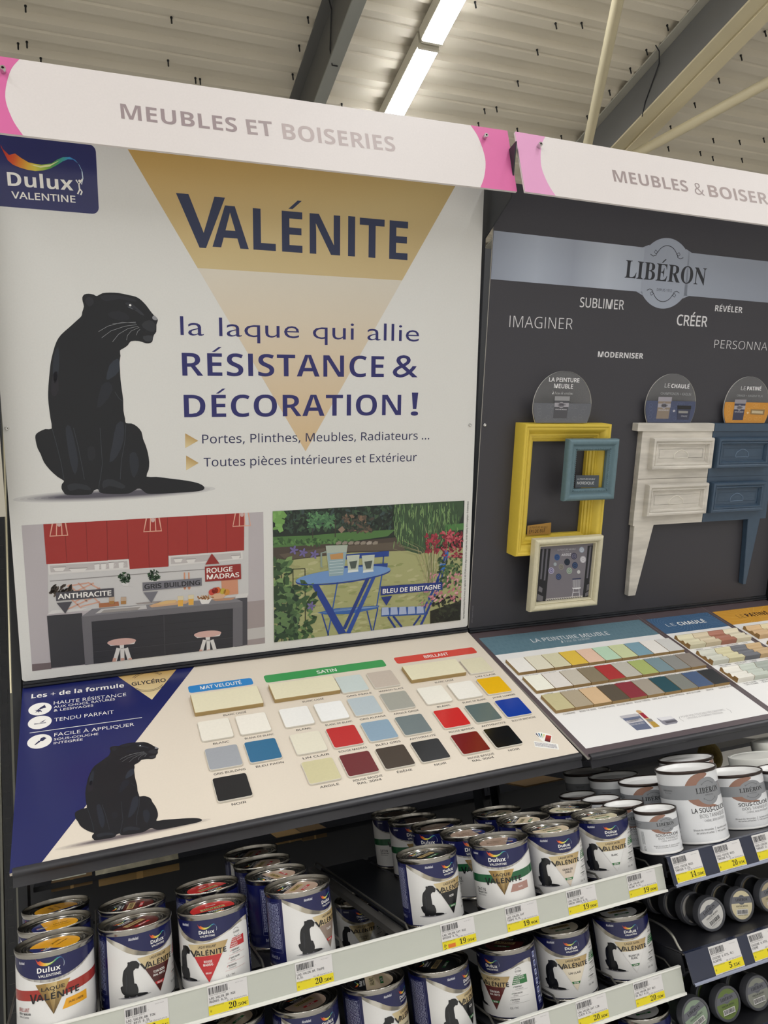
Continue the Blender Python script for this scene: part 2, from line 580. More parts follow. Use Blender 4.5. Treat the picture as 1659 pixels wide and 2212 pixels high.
# the lamps of the rows outside the picture
def lamp(x, y, w, l):
    L = bpy.data.lights.new('strip_lamp', 'AREA')
    L.shape = 'RECTANGLE'; L.size = w; L.size_y = l
    L.energy = LAMP * PI * w * l
    L.color = LCOL
    o = bpy.data.objects.new('strip_lamp', L); C.objects.link(o)
    o.location = (x, y, 3.17)
for k in range(0, 5): lamp(xs, ys[k] + .76, .12, 1.48)
lamp(xs, -12, .12, 10)
for X in (xs - 7.2, xs - 3.6, xs + 3.6):
    lamp(X, -11.5, .12, 12); lamp(X, -2.2, .12, 6)

# ================================================================ PLANES OF THE DISPLAY
FP1 = frame((0.0, 0.0, 0.0), (0.99992, 0.0, 0.01226), (-0.01124, -0.3987, 0.91701), (0.00489, -0.91708, -0.39867))
FB1 = frame((0.00016, 0.00399, -0.01273), (0.99992, 0.0, 0.01226), (-0.00692, 0.82557, 0.56425), (-0.01012, -0.56429, 0.82551))
FP2 = frame((1.00338, 0.0016, 0.00829), (0.99989, 0.01505, 0.00096), (0.00537, -0.41431, 0.91012), (0.0141, -0.91001, -0.41434))
FB2 = frame((1.00333, 0.00577, -0.0039), (0.99989, 0.01505, 0.00096), (-0.01306, 0.83262, 0.55369), (0.00754, -0.55364, 0.83273))
FH1 = frame((-0.0106, -0.50346, 0.86458), (0.99992, 0.0, 0.01226), (-0.01225, -0.04178, 0.99905), (0.00051, -0.99913, -0.04177))
FH2 = frame((1.01044, -0.52216, 0.86512), (0.99989, 0.01505, 0.00096), (-0.00078, -0.01146, 0.99993), (0.01506, -0.99982, -0.01145))
NAVY = '#2c2c68'

def cr(x0, y0, s): return lambda *L: [(x0 + x / s, y0 + y / s) for x, y in L]
c1 = cr(0, 0, 1.9988); c2 = cr(829, 0, 1.9988); c3 = cr(0, 600, 2.9625); c4 = cr(0, 1050, 2.9625)
c5 = cr(540, 1050, 3.1904); c6 = cr(1020, 760, 2.596); c7 = cr(0, 1430, 1.9988); c8 = cr(829, 1300, 1.9988)

def smooth(P, k=3, closed=True):
    out = []
    n = len(P)
    for i in range(n if closed else n - 1):
        a, b = P[i], P[(i + 1) % n]
        p = P[i - 1] if (closed or i) else a
        q = P[(i + 2) % n] if (closed or i < n - 2) else b
        for j in range(k):
            t = j / k
            out.append(tuple(0.5 * (2 * b0 * 0 + 2 * a0 + (b0 - p0) * t + (2 * p0 - 5 * a0 + 4 * b0 - q0) * t * t + (3 * a0 - p0 - 3 * b0 + q0) * t ** 3) for p0, a0, b0, q0 in zip(p, a, b, q)))
    if not closed: out.append(P[-1])
    return out

# ---------------------------------------------------------------- brand mark (swoosh, word, second word, small figure)
SW = [((-.05, .60), (-.05, .565), '#b5382a'), ((.03, .38), (.055, .46), '#c8452c'), ((.10, .32), (.144, .49), '#d0592c'), ((.19, .287), (.226, .432), '#d9822e'), ((.30, .262), (.33, .375), '#dfae3c'), ((.42, .252), (.42, .362), '#d9c94a'), ((.53, .27), (.52, .356), '#a9bf48'), ((.637, .305), (.67, .39), '#64a046'), ((.74, .365), (.76, .455), '#4c9a62'), ((.84, .436), (.85, .5), '#3f9a94'), ((.92, .474), (.95, .512), '#3e93c4'), ((1.0, .475), (1.03, .475), '#3579b8'), ((1.07, .425), (1.09, .40), '#6fa6cc'), ((1.115, .32), (1.13, .30), '#b4cfdd'), ((1.12, .2), (1.135, .2), '#d5e2e8'), ((1.095, .11), (1.105, .10), '#e8ecec')]
def brand(A, x, y, w, rot=0.0, layer=None, white='#efece4', small=False):
    """x, y: baseline start of the word; w: its width."""
    if layer is None: A.n += 1; layer = A.n
    ca, sa = math.cos(rot), math.sin(rot)
    T = lambda p: (x + w * (p[0] * ca - p[1] * sa), y + w * (p[0] * sa + p[1] * ca))
    for (l0, u0, k0), (l1, u1, k1) in zip(SW, SW[1:]):
        A.poly([T(l0), T(l1), T(u1), T(u0)], [k0, k1, k1, k0], layer)
    A.poly([T(p) for p in ((.34, .345), (.5, .31), (.64, .34), (.8, .45), (.66, .375), (.5, .335))], '#e6e3a8', layer + .5)
    bx, by = T((0, 0))
    A.text('Dulux', bx, by, .205 * w, white, w * .97, 'sansb', 0, 'l', layer, rot)
    bx, by = T((.04, -.185))
    A.text('VALENTINE', bx, by, .105 * w, white, w * .95, 'noto', .012, 'l', layer, rot)
    if not small:
        A.poly([T(p) for p in ellp(1.075, .155, .022, .022, 10)], white, layer)
        for L in (((1.02, .17), (1.06, .10), (1.12, .19)), ((1.06, .12), (1.065, .02), (1.03, -.05)), ((1.07, .03), (1.10, -.01), (1.075, -.06))):
            A.line([T(p) for p in L], w * .022, white, layer)

# ---------------------------------------------------------------- the sitting black cat of the poster, traced once on the panel
CATP = c3((527, 125), (540, 107), (568, 102), (600, 108), (620, 117), (655, 99), (705, 95), (762, 98), (820, 110), (868, 121), (902, 142), (936, 177), (960, 210), (985, 240), (1004, 256), (1010, 276), (1001, 300), (1000, 345), (985, 366), (979, 388), (973, 411), (950, 420), (925, 417), (890, 405), (838, 406), (818, 432), (790, 452), (768, 466), (771, 500), (765, 540), (768, 590), (771, 650), (780, 720), (788, 780), (790, 850), (800, 900), (806, 930), (840, 932), (875, 950), (905, 985), (915, 1030), (932, 1072), (946, 1120), (955, 1180), (951, 1230), (938, 1272), (1000, 1274), (1100, 1286), (1200, 1299), (1270, 1315), (1303, 1334), (1306, 1352), (1272, 1366), (1180, 1373), (1060, 1380), (965, 1383), (930, 1375), (905, 1354), (880, 1350), (838, 1375), (800, 1383), (720, 1384), (660, 1380), (635, 1370), (628, 1354), (602, 1360), (585, 1384), (540, 1390), (430, 1390), (410, 1376), (394, 1350), (396, 1320), (410, 1300), (370, 1275), (320, 1230), (281, 1180), (261, 1130), (240, 1090), (228, 1040), (227, 1008), (246, 988), (290, 968), (331, 965), (323, 900), (315, 840), (308, 770), (310, 690), (318, 600), (325, 540), (341, 470), (361, 410), (390, 365), (440, 320), (490, 275), (521, 245), (526, 220), (537, 183), (529, 152))
CAT = smooth([uv(FP1, *p) for p in CATP], 2)
CATS = [(c3((545, 150), (560, 125), (590, 130), (600, 160), (570, 185)), '#26272d'), (c3((640, 120), (720, 108), (820, 125), (880, 150), (840, 150), (760, 135), (680, 150)), '#22242b'),
        (c3((800, 165), (835, 160), (880, 195), (925, 240), (900, 235), (860, 205)), '#2d2f36'), (c3((690, 230), (760, 210), (830, 250), (800, 275), (720, 260)), '#1d1f26'),
        (c3((905, 300), (955, 270), (995, 300), (985, 345), (940, 335)), '#2a2c31'), (c3((915, 375), (975, 370), (970, 405), (930, 405)), '#33353a'),
        (c3((975, 250), (988, 242), (1006, 260), (1000, 272), (978, 266)), '#8f9094'), (c3((815, 185), (850, 190), (875, 205), (845, 200)), '#5b5e66'),
        (c3((345, 500), (372, 440), (380, 520), (372, 620), (350, 680), (338, 600)), '#252a33'), (c3((340, 620), (365, 600), (375, 720), (345, 760), (325, 720)), '#232128'),
        (c3((700, 560), (745, 520), (762, 530), (760, 600), (715, 640), (680, 650)), '#2a303a'), (c3((650, 690), (700, 670), (720, 720), (670, 800), (620, 830)), '#1f222a'),
        (c3((420, 960), (450, 950), (480, 1060), (500, 1180), (480, 1260), (450, 1180), (430, 1060)), '#262a33'), (c3((745, 940), (790, 925), (790, 1040), (750, 1140), (700, 1180), (720, 1060)), '#272b34'),
        (c3((830, 1130), (870, 1120), (890, 1200), (860, 1280), (835, 1230)), '#23272f'), (c3((430, 1330), (480, 1315), (560, 1330), (580, 1360), (500, 1350), (450, 1365)), '#272a30'),
        (c3((660, 1300), (720, 1290), (800, 1330), (780, 1350), (700, 1330), (660, 1350)), '#272a30'), (c3((560, 1090), (600, 1080), (610, 1150), (570, 1170)), '#1e2026')]
CATS = [(smooth([uv(FP1, *p) for p in L], 2), k) for L, k in CATS]
WHISK = [[uv(FP1, *p) for p in L] for L in (c3((870, 290), (780, 285), (690, 310), (630, 345)), c3((875, 300), (800, 310), (710, 340), (650, 385)), c3((885, 310), (820, 325), (760, 360), (720, 410)), c3((890, 318), (840, 340), (815, 370), (810, 400)), c3((868, 284), (800, 288), (720, 296)), c3((896, 330), (880, 345), (872, 368)))]
BODYL = [[uv(FP1, *p) for p in L] for L in (c3((335, 970), (360, 1060), (390, 1180), (410, 1290)), c3((805, 940), (800, 1040), (775, 1180), (770, 1290)), c3((540, 1290), (530, 1230), (500, 1080), (470, 960)), c3((640, 1300), (655, 1190), (640, 960)), c3((640, 1290), (632, 1340), (640, 1368)), c3((735, 730), (760, 770), (785, 790)))]
def cat(A, M=lambda p: p, detail=True, layer=None, dark='#15171c'):
    if layer is None: A.n += 1; layer = A.n
    A.poly([M(p) for p in CAT], dark, layer)
    if not detail: return
    for L, k in CATS: A.poly([M(p) for p in L], k, layer + 1)
    s = abs(M((1, 0))[0] - M((0, 0))[0])
    for L in WHISK: A.line([M(p) for p in L], .0007 * s, '#8d8f92', layer + 2)
    for L in BODYL: A.line([M(p) for p in L], .0011 * s, '#33373f', layer + 2)
    e = [M(uv(FP1, *p)) for p in c3((833, 176))][0]
    A.poly(ellp(e[0], e[1], .0022 * s, .002 * s, 10), '#e9e9e6', layer + 3)
def cat_shadow(A, M, base, dark, layer):
    """The soft ground tone printed under the cat."""
    P = [uv(FP1, *p) for p in c3((760, 1380))][0]
    for k in range(7):
        t = k / 6
        A.poly([M(q) for q in ellp(P[0] + .004 * t, P[1] - .001, .192 * (1 - .36 * t), .0125 * (1 - .62 * t), 40, .012)], mixh(base, dark, .12 + .88 * t ** 1.3), layer + .12 * k)

# ================================================================ FIRST PANEL (poster)
t = thing('display_panel', 'big white poster panel with a sitting black cat, gold triangle and two photos', 'poster panel', FP1)
WHITEB = '#dad9d4'
bm = bmesh.new(); prism(bm, rr(0, 0, 1, 1.04, .006, 3), -.006, 0)
obj('board', bm, mat(WHITEB, .4, 0, 'white_panel_board', noise=.015, scale=300, spec=.4), t)
A = Art(FP1)
b0, b1, ap = uv(FP1, 427, 580), uv(FP1, 868.5, 605), uv(FP1, 664, 975)
cxm = (b0[0] + b1[0]) / 2; hw = (b1[0] - b0[0]) / 2; yb = (b0[1] + b1[1]) / 2
yt_ = 1.04; k = (yt_ - ap[1]) / (yb - ap[1])
A.poly([(cxm - hw, yb), (cxm + hw, yb), (cxm + hw * k, yt_), (cxm - hw * k, yt_)], ['#cdb98a', '#c6b184', '#b79f68', '#c09a52'], 1)  # gold gradient, its darker top has the header sign's shade in the ink
A.poly([(cxm, ap[1]), (cxm + hw, yb), (cxm - hw, yb)], ['#d0b48a', '#d3ccbd', '#d8d0c0'], 1)
A.build('gold_triangle', INK, t)
A = Art(FP1)
A.poly(rr(-.0 + .002, .8992, .189, 1.02, .012), '#262b60', 1)
(x0, y0), (x1, y1) = uv(FP1, 17, 401), uv(FP1, 163, 412)
brand(A, x0, y0, x1 - x0, math.atan2(y1 - y0, x1 - x0), 2)
A.build('brand_badge', INKG, t)
A = Art(FP1)
A.px([(380, 417), (407, 419), (440, 503), (463, 425), (486, 427), (445, 536), (431, 535)], '#2b3350', 2)
A.ptext('ALÉNITE', (459, 533), (880, 562), (496, 445), '#2b3350', 'sansb', 0, 2)
N2 = '#2a2a66'
A.ptext('la laque qui allie', (390, 724), (905, 738), (390, 683), N2, 'sans', -.006, 2)
A.ptext('RÉSISTANCE', (394, 812), (829, 815), (394, 762), N2, 'sansb', -.006, 2)
A.ptext('&', (848, 815), (902, 815), (850, 766), N2, 'sans', 0, 2)
A.ptext('DÉCORATION', (398, 902), (866, 897), (399, 853), N2, 'sansb', -.006, 2)
A.ptext('!', (887, 897), (903, 897), (887, 848), N2, 'sansb', 0, 2)
A.ptext('Portes, Plinthes, Meubles, Radiateurs ...', (437, 958), (927, 949), (437, 939), '#24264e', 'noto', 0, 2)
A.ptext('Toutes pièces intérieures et Extérieur', (440, 1008), (900, 996), (440, 989), '#24264e', 'noto', 0, 2)
A.px([(400, 936), (400, 968), (428, 952)], ['#b5925a', '#e0cfa0', '#bfa066'], 2)
A.px([(402, 984), (402, 1016), (429, 1000)], ['#b5925a', '#e0cfa0', '#bfa066'], 2)
x0, y0 = uv(FP1, 996, 1337); x1, y1 = uv(FP1, 1005, 1083)
A.text('Akzo Nobel Decorative Paints France, SA, capital de 22 469 375,68 Euros, siège social 29 rue Jules Uhry, 60160 Thiverny, RCS Compiègne - © shutterstock', x0 + .009, y0, .0042, '#2e2e30', y1 - y0, 'noto', .01, 'l', 2, PI / 2, 1)
A.build('headline_lettering', INK, t)
A = Art(FP1)
cat_shadow(A, lambda p: p, WHITEB, '#55525c', 1)
cat(A, layer=3)
A.build('panther_picture', INK, t)

# kitchen photo ------------------------------------------------------------
A = Art(FP1)
kx0, kx1, ky0, ky1 = .0195, .4917, .0196, .3171
A.clip = (kx0, kx1, ky0, ky1)
A.rect(kx0, ky0, kx1, ky1, '#b5aeb0', 1)
A.px(c4((300, 180), (1590, 120), (1590, 700), (310, 820)), '#c6c4c2', 2)
A.px(c4((205, 1140), (330, 1128), (330, 1200), (205, 1200)), '#6f6263', 2)
A.px(c4((1580, 740), (1720, 725), (1720, 1060), (1580, 1090)), '#9d9291', 2)
A.px(c4((1580, 915), (1720, 895), (1720, 965), (1580, 985)), '#bdb9b6', 3)
RED = '#9c2f2a'
for q in (((276, 230), (685, 200), (690, 480), (297, 500)), ((683, 190), (1070, 180), (1078, 515), (830, 531), (824, 466), (688, 474)), ((1068, 170), (1563, 150), (1562, 411), (1078, 446))): A.px(c4(*q), RED, 3)
for a, b in (((412, 225), (428, 490)), ((549, 215), (560, 480)), ((682, 210), (690, 475)), ((812, 205), (822, 470)), ((945, 200), (955, 520)), ((1070, 195), (1078, 510)), ((1197, 190), (1202, 440)), ((1322, 185), (1326, 430)), ((1445, 180), (1447, 420))): A.pline(c4(a, b), .0007, '#6e1f1e', 4)
def tri_lamp(x, y, dx=0):
    A.pline(c4((x - 38, y), (x - 55, y + 88), (x + 58, y + 82), (x + 42, y - 4)), .0026, '#d9a48f', 5)
    A.pline(c4((x - 12, y), (x - 14, y + 84)), .0018, '#d9a48f', 5); A.pline(c4((x + 18, y), (x + 22, y + 82)), .0018, '#d9a48f', 5)
    A.poly(ellp(*A.to(c4((x + 3, y + 12))[0]), .004, .005, 14), '#c9a9a4', 5)
tri_lamp(375, 232); tri_lamp(975, 204); tri_lamp(1545, 170)
A.px(c4((305, 500), (824, 468), (830, 530), (312, 568)), '#d4d1cd', 4); A.px(c4((318, 508), (815, 478), (818, 520), (325, 552)), '#b9b3b1', 5)
A.px(c4((1080, 448), (1552, 415), (1553, 468), (1085, 512)), '#d4d1cd', 4); A.px(c4((1092, 456), (1540, 424), (1542, 460), (1094, 500)), '#b9b3b1', 5)
for x, y in ((620, 518), (662, 515), (712, 508), (775, 505)):
    A.px(c4((x - 17, y - 18), (x + 17, y - 21), (x + 14, y + 18), (x - 13, y + 20)), '#dcd9d5', 6); A.pline(c4((x + 16, y - 12), (x + 28, y - 6), (x + 15, y + 8)), .001, '#cfcac6', 6)
    A.pline(c4((x - 17, y - 18), (x + 17, y - 21)), .0008, '#6b6462', 7)
for x, y, w in ((380, 530, 42), (500, 537, 60), (1140, 475, 30), (1222, 478, 32), (1508, 455, 30)):
    A.px(c4((x - w, y - 10), (x + w, y - 14), (x + w * .6, y + 12), (x - w * .6, y + 14)), '#dad6d1', 6); A.pline(c4((x - w, y - 10), (x + w, y - 14)), .0009, '#77706e', 7)
A.pline(c4((320, 608), (830, 567), (1330, 530)), .0016, '#8d8988', 5)
rnd = random.Random(3)
def leaves(cx, cy, rx, ry, n, cols, s, lay, rot=None):
    for _ in range(n):
        a, r = rnd.random() * 2 * PI, math.sqrt(rnd.random())
        x, y = A.to(c4((cx + rx * r * math.cos(a), cy + ry * r * math.sin(a)))[0])
        q = s * (.6 + rnd.random() * .8)
        A.poly(ellp(x, y, q, q * .45, 5, rnd.random() * PI if rot is None else rot + rnd.uniform(-.4, .4)), rnd.choice(cols), lay)
for x, y in ((797, 585), (985, 572)):
    A.px(c4((x - 30, y + 20), (x + 34, y + 18), (x + 22, y + 54), (x - 10, y + 56)), '#d0cecb', 6); leaves(x, y, 36, 34, 60, ['#2f4a33', '#3f5d3f', '#23352a'], .003, 7)
for x in (1180, 1208): A.pline(c4((x, 552), (x + 2, 655)), .0028, '#cf9273', 6); A.poly(ellp(*A.to(c4((x + 2, 645))[0]), .003, .006, 12), '#cf9273', 6)
for (a, b) in (((430, 640), (560, 620)), ((430, 700), (600, 620)), ((480, 740), (640, 650)), ((430, 790), (640, 690)), ((520, 770), (640, 740)), ((440, 630), (560, 740)), ((500, 620), (640, 750)), ((430, 700), (520, 780)), ((560, 615), (640, 660))): A.pline(c4(a, b), .0028, '#cfa08c', 5)
A.px(c4((1415, 590), (1520, 578), (1525, 690), (1420, 700)), '#c98d6f', 6)
A.px(c4((1520, 690), (1590, 684), (1580, 712), (1500, 720)), '#cfccc9', 5)
A.px(c4((300, 822), (520, 795), (560, 778), (335, 795)), '#d3d0cd', 5); A.px(c4((300, 830), (525, 812), (545, 1140), (328, 1164)), '#38383c', 5); A.px(c4((1500, 720), (1582, 713), (1583, 1015), (1500, 1030)), '#45444a', 5)
A.px(c4((522, 835), (590, 785), (1500, 715), (1552, 738), (1552, 782), (525, 868)), '#7e7c80', 6); A.px(c4((522, 835), (1552, 738), (1552, 775), (1490, 782), (585, 866), (600, 1140), (545, 1145)), '#6c6a6e', 7)
A.px(c4((585, 866), (1490, 782), (1490, 1030), (600, 1138)), '#313136', 8); A.px(c4((1488, 780), (1552, 772), (1552, 1018), (1490, 1028)), '#68666b', 8)
for y in range(5): A.pline(c4((595, 930 + 42 * y), (1488, 838 + 42 * y)), .0006, '#28282c', 9)
A.pline(c4((1048, 825), (1056, 1080)), .0022, '#3f3e43', 9); A.pline(c4((600, 1060), (1488, 968)), .0012, '#3f3e43', 9)
A.px(c4((610, 815), (650, 785), (935, 760), (940, 785)), '#c1bebc', 8); A.px(c4((640, 812), (665, 792), (900, 772), (880, 790)), '#98938f', 9)
A.px(c4((955, 765), (1015, 742), (1220, 730), (1190, 752), (970, 776)), '#c9a37f', 8); A.px(c4((990, 755), (1060, 732), (1130, 728), (1120, 745), (1040, 758)), '#d6b27a', 9)
A.px(c4((632, 750), (758, 738), (762, 765), (635, 778)), '#a66b48', 8); A.px(c4((865, 748), (1040, 732), (1010, 748), (880, 756)), '#98908d', 8)
for x, y in ((715, 735), (790, 735)): A.px(c4((x - 18, y - 25), (x + 18, y - 27), (x + 18, y + 20), (x - 18, y + 22)), '#b9a28b', 8); A.px(c4((x - 16, y), (x + 16, y - 2), (x + 16, y + 18), (x - 16, y + 20)), '#a87a45', 9)
for x, y in ((1155, 738), (1222, 730)): A.px(c4((x - 19, y - 34), (x + 19, y - 36), (x + 16, y + 30), (x - 16, y + 32)), '#d6c9a8', 9); A.px(c4((x - 17, y - 8), (x + 17, y - 10), (x + 15, y + 28), (x - 15, y + 30)), '#dba648', 10)
A.px(c4((1265, 705), (1360, 712), (1335, 752), (1290, 755)), '#dfdcd8', 9); leaves(1312, 712, 50, 10, 30, ['#b98a5c', '#a06a40', '#d0a878'], .003, 10)
A.px(c4((1328, 690), (1470, 680), (1420, 722), (1370, 724)), '#cfa889', 9); A.px(c4((1350, 724), (1510, 712), (1480, 728), (1380, 734)), '#b3886c', 9)
for x, y, k_ in ((1355, 678, '#c4473a'), (1392, 665, '#d0622f'), (1425, 672, '#b9a33c'), (1450, 678, '#c98a3a'), (1375, 668, '#a83a34')): A.poly(ellp(*A.to(c4((x, y))[0]), .0068, .0068, 16), k_, 10)
leaves(395, 665, 70, 40, 40, ['#4b4038', '#5d5247', '#38322c'], .006, 6, .9)
def stool(x, y, s):
    A.px(c4(*[(x + 92 * s * math.cos(a), y + 22 * s * math.sin(a) - 8 * s * math.cos(a)) for a in (2 * PI * k_ / 24 for k_ in range(24))]), '#d0aaa0', 11); A.px(c4((x - 90 * s, y + 12), (x + 88 * s, y), (x + 80 * s, y + 14), (x - 70 * s, y + 26)), '#d9d5d2', 10.5)
    for a, b in ((-20, -46), (4, 6), (28, 56)): A.pline(c4((x + a * s, y + 40 * s), (x + b * s, y + 130 * s)), .008 * s, '#d6d3cf', 10); A.pline(c4((x + b * s * .95, y + 105 * s), (x + b * s * 1.15, y + 150 * s)), .007 * s, '#c79a8b', 10.2)
    A.px(c4((x - 14, y + 15), (x + 16, y + 13), (x + 14, y + 46), (x - 10, y + 46)), '#d6d3cf', 10)
stool(778, 995, 1.0); stool(1328, 945, .95)
def flag(q, colr, txt, a, b, tp, tc, arrow):
    A.px(c4(*q), colr, 12); A.px(c4(*arrow), colr, 12); A.ptext(txt, *c4(a, b, tp), tc, 'noto', .02, 13)
flag(((357, 680), (728, 651), (730, 706), (360, 734)), '#4b494f', 'ANTHRACITE', (370, 722), (713, 697), (370, 690), '#efece6', ((362, 746), (462, 738), (418, 815)))
flag(((912, 617), (1290, 587), (1291, 636), (914, 671)), '#717077', 'GRIS BUILDING', (924, 658), (1280, 630), (924, 628), '#26262a', ((917, 680), (1010, 672), (968, 747)))
A.px(c4((1310, 515), (1540, 497), (1543, 594), (1313, 611)), '#8f2b28', 12); A.px(c4((1313, 502), (1404, 495), (1355, 430)), '#8f2b28', 12)
A.ptext('ROUGE', *c4((1322, 556), (1487, 543), (1322, 526)), '#efece6', 'noto', .015, 13); A.ptext('MADRAS', *c4((1323, 596), (1530, 580), (1323, 566)), '#efece6', 'noto', .015, 13)
A.build('kitchen_photo', INK, t)

# garden photo -------------------------------------------------------------
A = Art(FP1)
gx0, gx1 = .5124, .9789
A.clip = (gx0, gx1, ky0, ky1)
A.rect(gx0, ky0, gx1, ky1, '#a9a878', 1)
A.px(c5((150, 160), (1500, 90), (1500, 420), (150, 520)), '#232d26', 2)
rnd = random.Random(11)
def lv(cx, cy, rx, ry, n, cols, s, lay, ang=None, asp=.45):
    for _ in range(n):
        x, y = cx + rnd.uniform(-rx, rx), cy + rnd.uniform(-ry, ry)
        X, Y = A.to(c5((x, y))[0])
        q = s * (.5 + rnd.random())
        A.poly(ellp(X, Y, q, q * asp, 5, rnd.random() * PI if ang is None else ang + rnd.uniform(-.3, .3)), rnd.choice(cols), lay + rnd.random() * .8)
GD = ['#1f2a24', '#2a3a2e', '#34483a', '#16201c', '#40573f', '#3a4a48']
lv(550, 220, 420, 90, 420, GD, .006, 3)
lv(490, 240, 90, 50, 120, ['#4d7350', '#5d8a5c', '#3f6346'], .005, 4)
lv(740, 260, 100, 55, 90, ['#5e4f42', '#7a6350', '#48423a', '#2f3a30'], .006, 4); A.px(c5((605, 300), (635, 275), (655, 300), (630, 325)), '#8d7866', 5)
A.px(c5((150, 350), (420, 340), (700, 315), (1000, 300), (950, 345), (600, 395), (300, 420), (150, 430)), '#4f7440', 4)
lv(430, 385, 280, 18, 90, ['#3e5c36', '#5f874b', '#34502f'], .005, 5)
A.px(c5((150, 425), (580, 395), (1080, 345), (1080, 455), (700, 455), (520, 480), (150, 520)), '#4a4139', 5)
A.px(c5((200, 470), (560, 420), (1070, 380), (1070, 440), (640, 450), (250, 510)), '#5d5347', 5.5)
for x in range(590, 880, 42): A.px(c5((x, 392), (x + 20, 378), (x + 40, 382), (x + 36, 400), (x + 6, 404)), rnd.choice(['#8d8375', '#7a7063', '#a0968a']), 6)
A.px(c5((150, 525), (520, 480), (700, 458), (1080, 445), (1500, 420), (1500, 960), (150, 1090)), '#a3a473', 6)
lv(750, 760, 560, 240, 300, ['#a8aa78', '#99996a', '#b2b184', '#8f9660'], .010, 6.5, 0, .3)
A.pline(c5((432, 290), (432, 360)), .002, '#3c3730', 6); A.pline(c5((587, 230), (587, 350)), .0022, '#3c3730', 6)
# hanging willow
A.px(c5((990, 120), (1470, 90), (1470, 180), (1410, 330), (1300, 420), (1170, 470), (1070, 440), (1000, 330)), '#3b5138', 7)
for _ in range(260):
    x = rnd.uniform(990, 1440); y = rnd.uniform(110, 380); l = rnd.uniform(20, 75)
    A.pline(c5((x, y), (x + rnd.uniform(-5, 5), y + l * .6), (x + rnd.uniform(-8, 8), y + l)), [.0012, .0022, .0006], rnd.choice(['#5d7c4c', '#6f8f5a', '#33482f', '#4a6a44', '#83a066']), 8 + rnd.random())
A.px(c5((1350, 265), (1480, 255), (1480, 300), (1340, 310)), '#4c7a42', 7.5)
# table, chairs
BL = '#2a4fa0'
def bar(a, b, w, k_=BL, l=12): A.pline(c5(a, b), w, k_, l)
for q in (((660, 470), (958, 446), (955, 484), (660, 505)), ((640, 552), (948, 530), (946, 562), (640, 578))): A.px(c5(*q), '#23418c', 10)
bar((920, 480), (915, 540), .003, '#23418c', 10); bar((603, 655), (535, 1030), .003, '#33589c', 10); bar((910, 600), (870, 840), .003, '#33589c', 10)
A.px(c5((462, 872), (590, 842), (890, 822), (880, 842), (690, 880), (520, 884)), '#3a63a4', 10)
for y in range(4): A.pline(c5((500 + 40 * y, 872 - 9 * y), (880, 832 - 1 * y)), .0006, '#8fa9c9', 10.5)
for a, b in (((495, 880), (540, 1028)), ((805, 860), (838, 995)), ((880, 840), (848, 995))): bar(a, b, .003, '#23418c', 10)
A.px(c5(*[(640 + 326 * math.cos(a), 612 + 46 * math.sin(a) - 40 * math.cos(a)) for a in (2 * PI * k_ / 40 for k_ in range(40))]), '#6f93c4', 13)
A.px(c5(*([(640 + 326 * math.cos(a), 614 + 46 * math.sin(a) - 40 * math.cos(a)) for a in (PI * k_ / 20 for k_ in range(21))] + [(640 + 326 * math.cos(a), 622 + 46 * math.sin(a) - 40 * math.cos(a)) for a in (PI * k_ / 20 for k_ in range(20, -1, -1))])), '#23418c', 13.5)
A.px(c5((418, 672), (462, 662), (662, 1010), (610, 1020)), '#27408a', 12)
A.px(c5((800, 630), (828, 626), (660, 985), (635, 985)), '#243a7e', 11); A.px(c5((842, 622), (868, 618), (690, 1015), (660, 1012)), '#2d4c98', 12)
A.px(c5((520, 410), (672, 405), (640, 612), (545, 620)), '#a9b3a4', 14); A.px(c5((530, 462), (664, 452), (640, 610), (547, 618)), '#8fa6ab', 14.5); A.px(c5((548, 470), (640, 458), (640, 500), (555, 505)), '#b98d5a', 15)
A.pline(c5((524, 452), (490, 460), (490, 555), (502, 555)), .004, '#8b9a8e', 14)
for y in (520, 540, 560, 580, 600): A.pline(c5((546, y), (640, y - 8)), .0009, '#cdd8d8', 15)
for x in (708, 812):
    A.px(c5((x - 44, 478), (x + 46, 472), (x + 34, 588), (x - 32, 592)), '#b9c0b0', 14); A.px(c5((x - 26, 520), (x + 30, 512), (x + 18, 566), (x - 14, 568)), '#4c5550', 15); A.px(c5((x - 34, 580), (x + 36, 574), (x + 38, 588), (x - 36, 596)), '#d3dbd8', 15)
A.px(c5((1330, 440), (1368, 445), (1362, 490), (1325, 485)), '#2f6ab4', 12); A.px(c5((1308, 530), (1345, 535), (1338, 580), (1302, 572)), '#2f6ab4', 12)
bar((1345, 480), (1285, 660), .005, '#243f8c', 11.5); bar((1360, 480), (1290, 740), .004, '#243f8c', 11.5); bar((1300, 640), (1195, 850), .006, '#27408a', 11.5); bar((1285, 720), (1180, 950), .006, '#27408a', 11.5)
A.px(c5((905, 840), (1200, 828), (1212, 885), (902, 898)), '#33569a', 12)
for x in range(5): A.px(c5((908 + 60 * x, 836 - 2 * x), (952 + 60 * x, 833 - 2 * x), (958 + 60 * x, 886 - 3 * x), (906 + 60 * x, 890 - 3 * x)), '#a4b2cf', 12.5)
for a, b in (((950, 900), (1000, 975)), ((985, 895), (1045, 970)), ((1175, 890), (1125, 960)), ((1220, 870), (1175, 955))): bar(a, b, .005, '#243a7e', 11)
